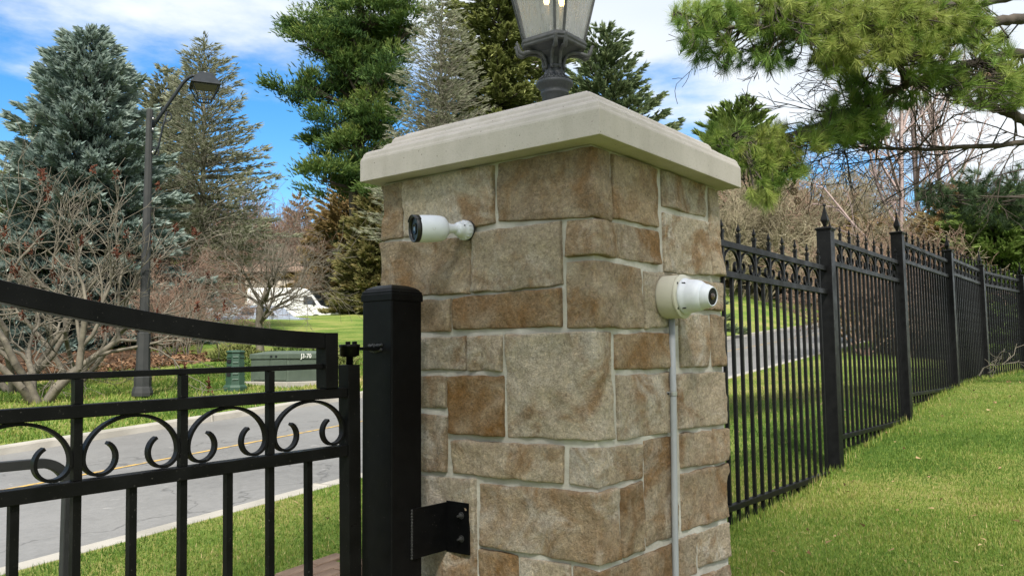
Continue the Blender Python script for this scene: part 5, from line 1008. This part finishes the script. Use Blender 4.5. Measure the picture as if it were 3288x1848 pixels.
# --- the near pine reaching in from the right
def nearpine():
    g = seeded(301); base = np.array((9.3, -2.1, float(Hz(9.3, -2.1)))); root = thing('pine_tree', 'near pine with long bright green needles reaching in at the upper right', 'tree', base)
    segs = []; P = []; D = []; T = []; dead = []
    Z3 = lambda x, y: ((2100+x*.46136)/1.27637, y*.46136/1.27637)
    B = lambda x, y, d: at(*Z3(x, y), d)-base
    for i in range(8): segs.append((0, 0, i*1.1-.2, 0, 0, (i+1)*1.1-.2, .2-.02*i, .18-.02*i))
    def limb(pts, r0, r1, n=10):
        pts = [np.array(p) for p in pts]; out = []
        for i in range(len(pts)-1):
            for j in range(n): out.append(pts[i]+(pts[i+1]-pts[i])*j/n+g.normal(0, .006, 3))
        out.append(pts[-1]); m_ = len(out)
        MB().tube(out, [r0+(r1-r0)*(i/m_)**.7 for i in range(m_)], 10).build('limb', m_barkd, root, True)
        return out
    tr = lambda h: np.array((0, 0, h))
    l1 = limb([tr(3.4), B(2700, 120, 8.2), B(2350, 150, 7.8), B(1900, 250, 7.6), B(1400, 150, 7.5), B(900, 190, 7.4), B(500, 190, 7.3), B(150, 80, 7.2)], .07, .010)
    l2 = limb([tr(2.9), B(2800, 380, 8.4), B(2500, 370, 8.1), B(2100, 470, 7.9), B(1760, 590, 7.7), B(1500, 700, 7.6), B(1200, 850, 7.6), B(900, 950, 7.5), B(450, 950, 7.5)], .065, .009)
    l3 = limb([tr(2.3), B(2900, 960, 8.6), B(2400, 1010, 8.3), B(1900, 1040, 8.1), B(1550, 1030, 8.0)], .045, .012)
    l4 = limb([tr(3.8), B(2700, -60, 7.6), B(2200, 40, 7.4), B(1700, 20, 7.2), B(1200, 60, 7.2), B(800, 20, 7.1)], .055, .012)
    l5 = limb([B(1760, 590, 7.7), B(1720, 470, 7.5), B(1640, 380, 7.4)], .040, .02)
    l6 = limb([B(2250, 700, 8.2), B(2500, 800, 8.2), B(2700, 900, 8.4)], .04, .05)
    allp = np.array(l1+l2+l3+l4+l5)
    # foliage masses: centre x, y, half width, half height, depth, shoots, brightness
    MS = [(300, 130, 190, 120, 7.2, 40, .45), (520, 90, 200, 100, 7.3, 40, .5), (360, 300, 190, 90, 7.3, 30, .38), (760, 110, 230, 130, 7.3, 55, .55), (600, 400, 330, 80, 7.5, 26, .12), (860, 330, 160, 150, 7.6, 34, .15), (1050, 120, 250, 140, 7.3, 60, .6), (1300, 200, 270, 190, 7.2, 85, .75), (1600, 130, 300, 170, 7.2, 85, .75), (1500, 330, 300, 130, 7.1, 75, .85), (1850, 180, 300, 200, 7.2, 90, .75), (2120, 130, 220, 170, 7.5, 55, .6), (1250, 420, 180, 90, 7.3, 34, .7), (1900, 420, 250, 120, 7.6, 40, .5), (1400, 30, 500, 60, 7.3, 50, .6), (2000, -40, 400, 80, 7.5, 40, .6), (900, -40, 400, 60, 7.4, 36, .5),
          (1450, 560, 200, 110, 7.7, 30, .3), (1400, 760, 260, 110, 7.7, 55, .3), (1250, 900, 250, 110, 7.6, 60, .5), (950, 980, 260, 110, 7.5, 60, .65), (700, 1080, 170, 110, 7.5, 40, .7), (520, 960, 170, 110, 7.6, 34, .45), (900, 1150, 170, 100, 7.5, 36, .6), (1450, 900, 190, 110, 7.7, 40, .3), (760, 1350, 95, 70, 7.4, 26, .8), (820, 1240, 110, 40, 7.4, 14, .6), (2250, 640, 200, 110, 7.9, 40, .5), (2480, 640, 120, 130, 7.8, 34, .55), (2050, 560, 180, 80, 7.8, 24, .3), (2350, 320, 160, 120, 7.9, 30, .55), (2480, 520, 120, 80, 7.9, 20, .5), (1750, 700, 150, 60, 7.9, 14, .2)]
    for cx, cy, rx, ry, d, n, br_ in MS:
        n = int(n*1.9)
        for q in range(n):
            a, b = g.uniform(-1, 1, 2)
            if a*a+b*b > 1: continue
            p = B(cx+a*rx, cy+b*ry, d+g.uniform(-.55, .55)); j = int(np.argmin(((allp-p)**2).sum(1)))
            s0 = allp[j]
            if g.random() < .5: mid = (s0+p)/2+np.array((0, 0, -.05))+g.normal(0, .04, 3); segs.append((*s0, *mid, .009, .006)); segs.append((*mid, *p, .006, .005))
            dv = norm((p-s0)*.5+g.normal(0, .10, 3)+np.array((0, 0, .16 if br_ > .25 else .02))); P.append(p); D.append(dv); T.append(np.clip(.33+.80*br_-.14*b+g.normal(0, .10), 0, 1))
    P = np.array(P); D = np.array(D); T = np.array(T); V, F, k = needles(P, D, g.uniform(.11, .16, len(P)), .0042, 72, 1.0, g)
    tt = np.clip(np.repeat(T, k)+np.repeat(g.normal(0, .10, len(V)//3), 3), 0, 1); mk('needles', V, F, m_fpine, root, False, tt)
    # bare dead twigs hanging under the live growth
    dt = []; DT = dict(n=[6, 4, 3], k=[7, 4], wob=.16, up=[-.03, -.02, .03], tap=.7, rmin=.0028, ratio=.45, ang=.6, **{'from': .15})
    for i in range(26):
        j = g.integers(0, len(l3)); q = l3[j] if i % 2 else l2[g.integers(len(l2)//4, int(len(l2)*.75))]; grow(dt, [], q, norm(np.array(_R)*g.uniform(-1, .1)*.9+np.array((0, 0, g.uniform(-.5, .15)))+g.normal(0, .2, 3)), g.uniform(.6, 1.2), .010, 0, g, DT)
    for i in range(12):
        q = l1[g.integers(len(l1)//3, int(len(l1)*.8))]; grow(dt, [], q, norm(np.array(_R)*g.uniform(-1, 0)+np.array((0, 0, g.uniform(-.6, 0)))+g.normal(0, .2, 3)), g.uniform(.4, .8), .009, 0, g, DT)
    V, F = segmesh(segs, 6); mk('limbs', V, F, m_barkd, root, True); V, F = segmesh(dt, 3); mk('dead_twigs', V, F, m_barkd, root)
    # cones
    for (cx, cy, d) in ((1960, 105, 7.0), (1775, 275, 7.0), (975, 1330, 7.4), (1000, 1395, 7.45), (1010, 280, 7.4), (2320, 530, 7.7)):
        c = B(cx, cy, d); b = MB()
        for r_ in range(5):
            for q in range(7):
                t = 2*pi*(q+.5*(r_ % 2))/7; rr_ = (.016, .026, .029, .024, .014)[r_]; b.lathe([(.001, -.007), (.007, 0), (.004, .006)], 5, Matrix.Translation((c[0]+rr_*cos(t), c[1]+rr_*sin(t), c[2]-.03+r_*.013)))
        b.build('cone', m_twig, root)
    return root
nearpine()
def darkpine():
    g = seeded(330); base = np.array((13.6, .2, float(Hz(13.6, .2)))); root = thing('dark_pine', 'dark pine bough above the fence at the right edge', 'tree', base); segs = [(0, 0, -.2, .1, 0, 3.2, .13, .08), (.1, 0, 3.2, 0, .1, 5.5, .08, .04)]; P = []; D = []; T = []
    for cx, cy, rx, ry, d, n in ((2500, 510, 120, 55, 12.2, 130), (2400, 505, 90, 40, 12, 80), (2345, 490, 45, 30, 11.8, 36), (2560, 470, 60, 60, 12.5, 70), (2450, 455, 60, 30, 12.1, 40), (2600, 540, 80, 50, 12.5, 60)):
        c = at(cx, cy, d)-base; s0 = np.array((.05, 0, min(4.2, max(1.5, c[2]-.1)))); m__ = (s0+c)/2+g.normal(0, .12, 3); segs.append((*s0, *m__, .022, .016)); segs.append((*m__, *c, .016, .007))
        for q in range(n):
            a, b = g.uniform(-1, 1, 2)
            if a*a+b*b > 1: continue
            p = at(cx+a*rx, cy+b*ry, d+g.uniform(-.5, .5))-base; P.append(p); D.append(norm((p-c)+np.array((0, 0, .25))+g.normal(0, .2, 3))); T.append(np.clip(.4-.25*b+g.normal(0, .12), 0, 1))
            if g.random() < .5: segs.append((*(c+(p-c)*.3), *p, .008, .005))
    P = np.array(P); D = np.array(D); T = np.array(T); V, F, k = needles(P, D, g.uniform(.13, .19, len(P)), .006, 60, 1.0, g); mk('needles', V, F, m_dpine, root, False, np.repeat(T, k)); V, F = segmesh(segs, 6); mk('limbs', V, F, m_barkd, root, True)
darkpine()
# fallen branch on the lawn by the fence
fb = np.array((11.9, 1.30, float(Hz(11.9, 1.30)))); FB = dict(n=[6, 4, 3], k=[5, 3], wob=.28, up=[0, .05, .05], tap=.6, rmin=.008, ratio=.55, ang=.8, **{'from': .1})
g = seeded(350); segs = []; tips = []
for q in range(4): grow(segs, tips, np.array((g.normal(0, .15), .6-q*.45, .06)), norm(np.array((g.normal(0, .5), -1, .22))), g.uniform(.5, .9), .011, 0, g, dict(FB, wob=.42, rmin=.004))
S_a = np.array(segs); S_a[:, [2, 5]] = np.clip(S_a[:, [2, 5]], .02, .45)
rt_ = thing('fallen_branch', 'bleached fallen branch lying on the grass beside the fence', 'branch', fb); V, F = segmesh(S_a, 5); mk('twigs', V, F, m_barkp, rt_, True)

# unseen pine added behind the viewpoint, foliage pads set sunward to shade the pillar
g = seeded(401); bx_, by_ = -3.4, -3.2; sp = thing('added_shade_pine', 'unseen broad pine added behind the viewpoint to shade the pillar and gate', 'tree', (bx_, by_, float(Hz(bx_, by_))))
segs = [(0, 0, -.2, .3, .3, 4.5, .28, .22), (.3, .3, 4.5, .9, .7, 8, .22, .12), (.9, .7, 8, 1.0, .8, 11.5, .12, .03)]; P = []; D = []
cs = np.array((2.85, 2.0, 1.5))+10*np.array(SUN)-np.array((bx_, by_, float(Hz(bx_, by_)))); pads = [cs+np.array((1.15*cos(q*2.4)*sqrt((q+.3)/8), 1.15*sin(q*2.4)*sqrt((q+.3)/8), g.uniform(-.9, .9))) for q in range(7)]+[np.array((-1.6*cos(q*1.1)-.4, -1.8*sin(q*.9+.3)-.6, 6.2+q*.8)) for q in range(6)]
for c in pads:
    s0 = np.array((.5, .4, min(10, max(4.5, c[2]-1.0)))); segs.append((*s0, *c, .06, .015)); n = 62
    u = norm(g.normal(size=(n, 3)))*(g.random((n, 1))**.4); P.append(c+u*np.array((.95, .95, .35))); dv = u+g.normal(0, .4, (n, 3)); dv[:, 2] += .4; D.append(dv)
P = np.concatenate(P); D = np.concatenate(D); n = len(P); V, F, k = tufts(P, D, g.uniform(.22, .38, n), g.uniform(.07, .12, n), 4, g); mk('crown', V, F, m_fpine, sp, False, np.repeat(g.random(n), k)); V, F = segmesh(segs, 8); mk('trunk', V, F, m_barkd, sp, True)
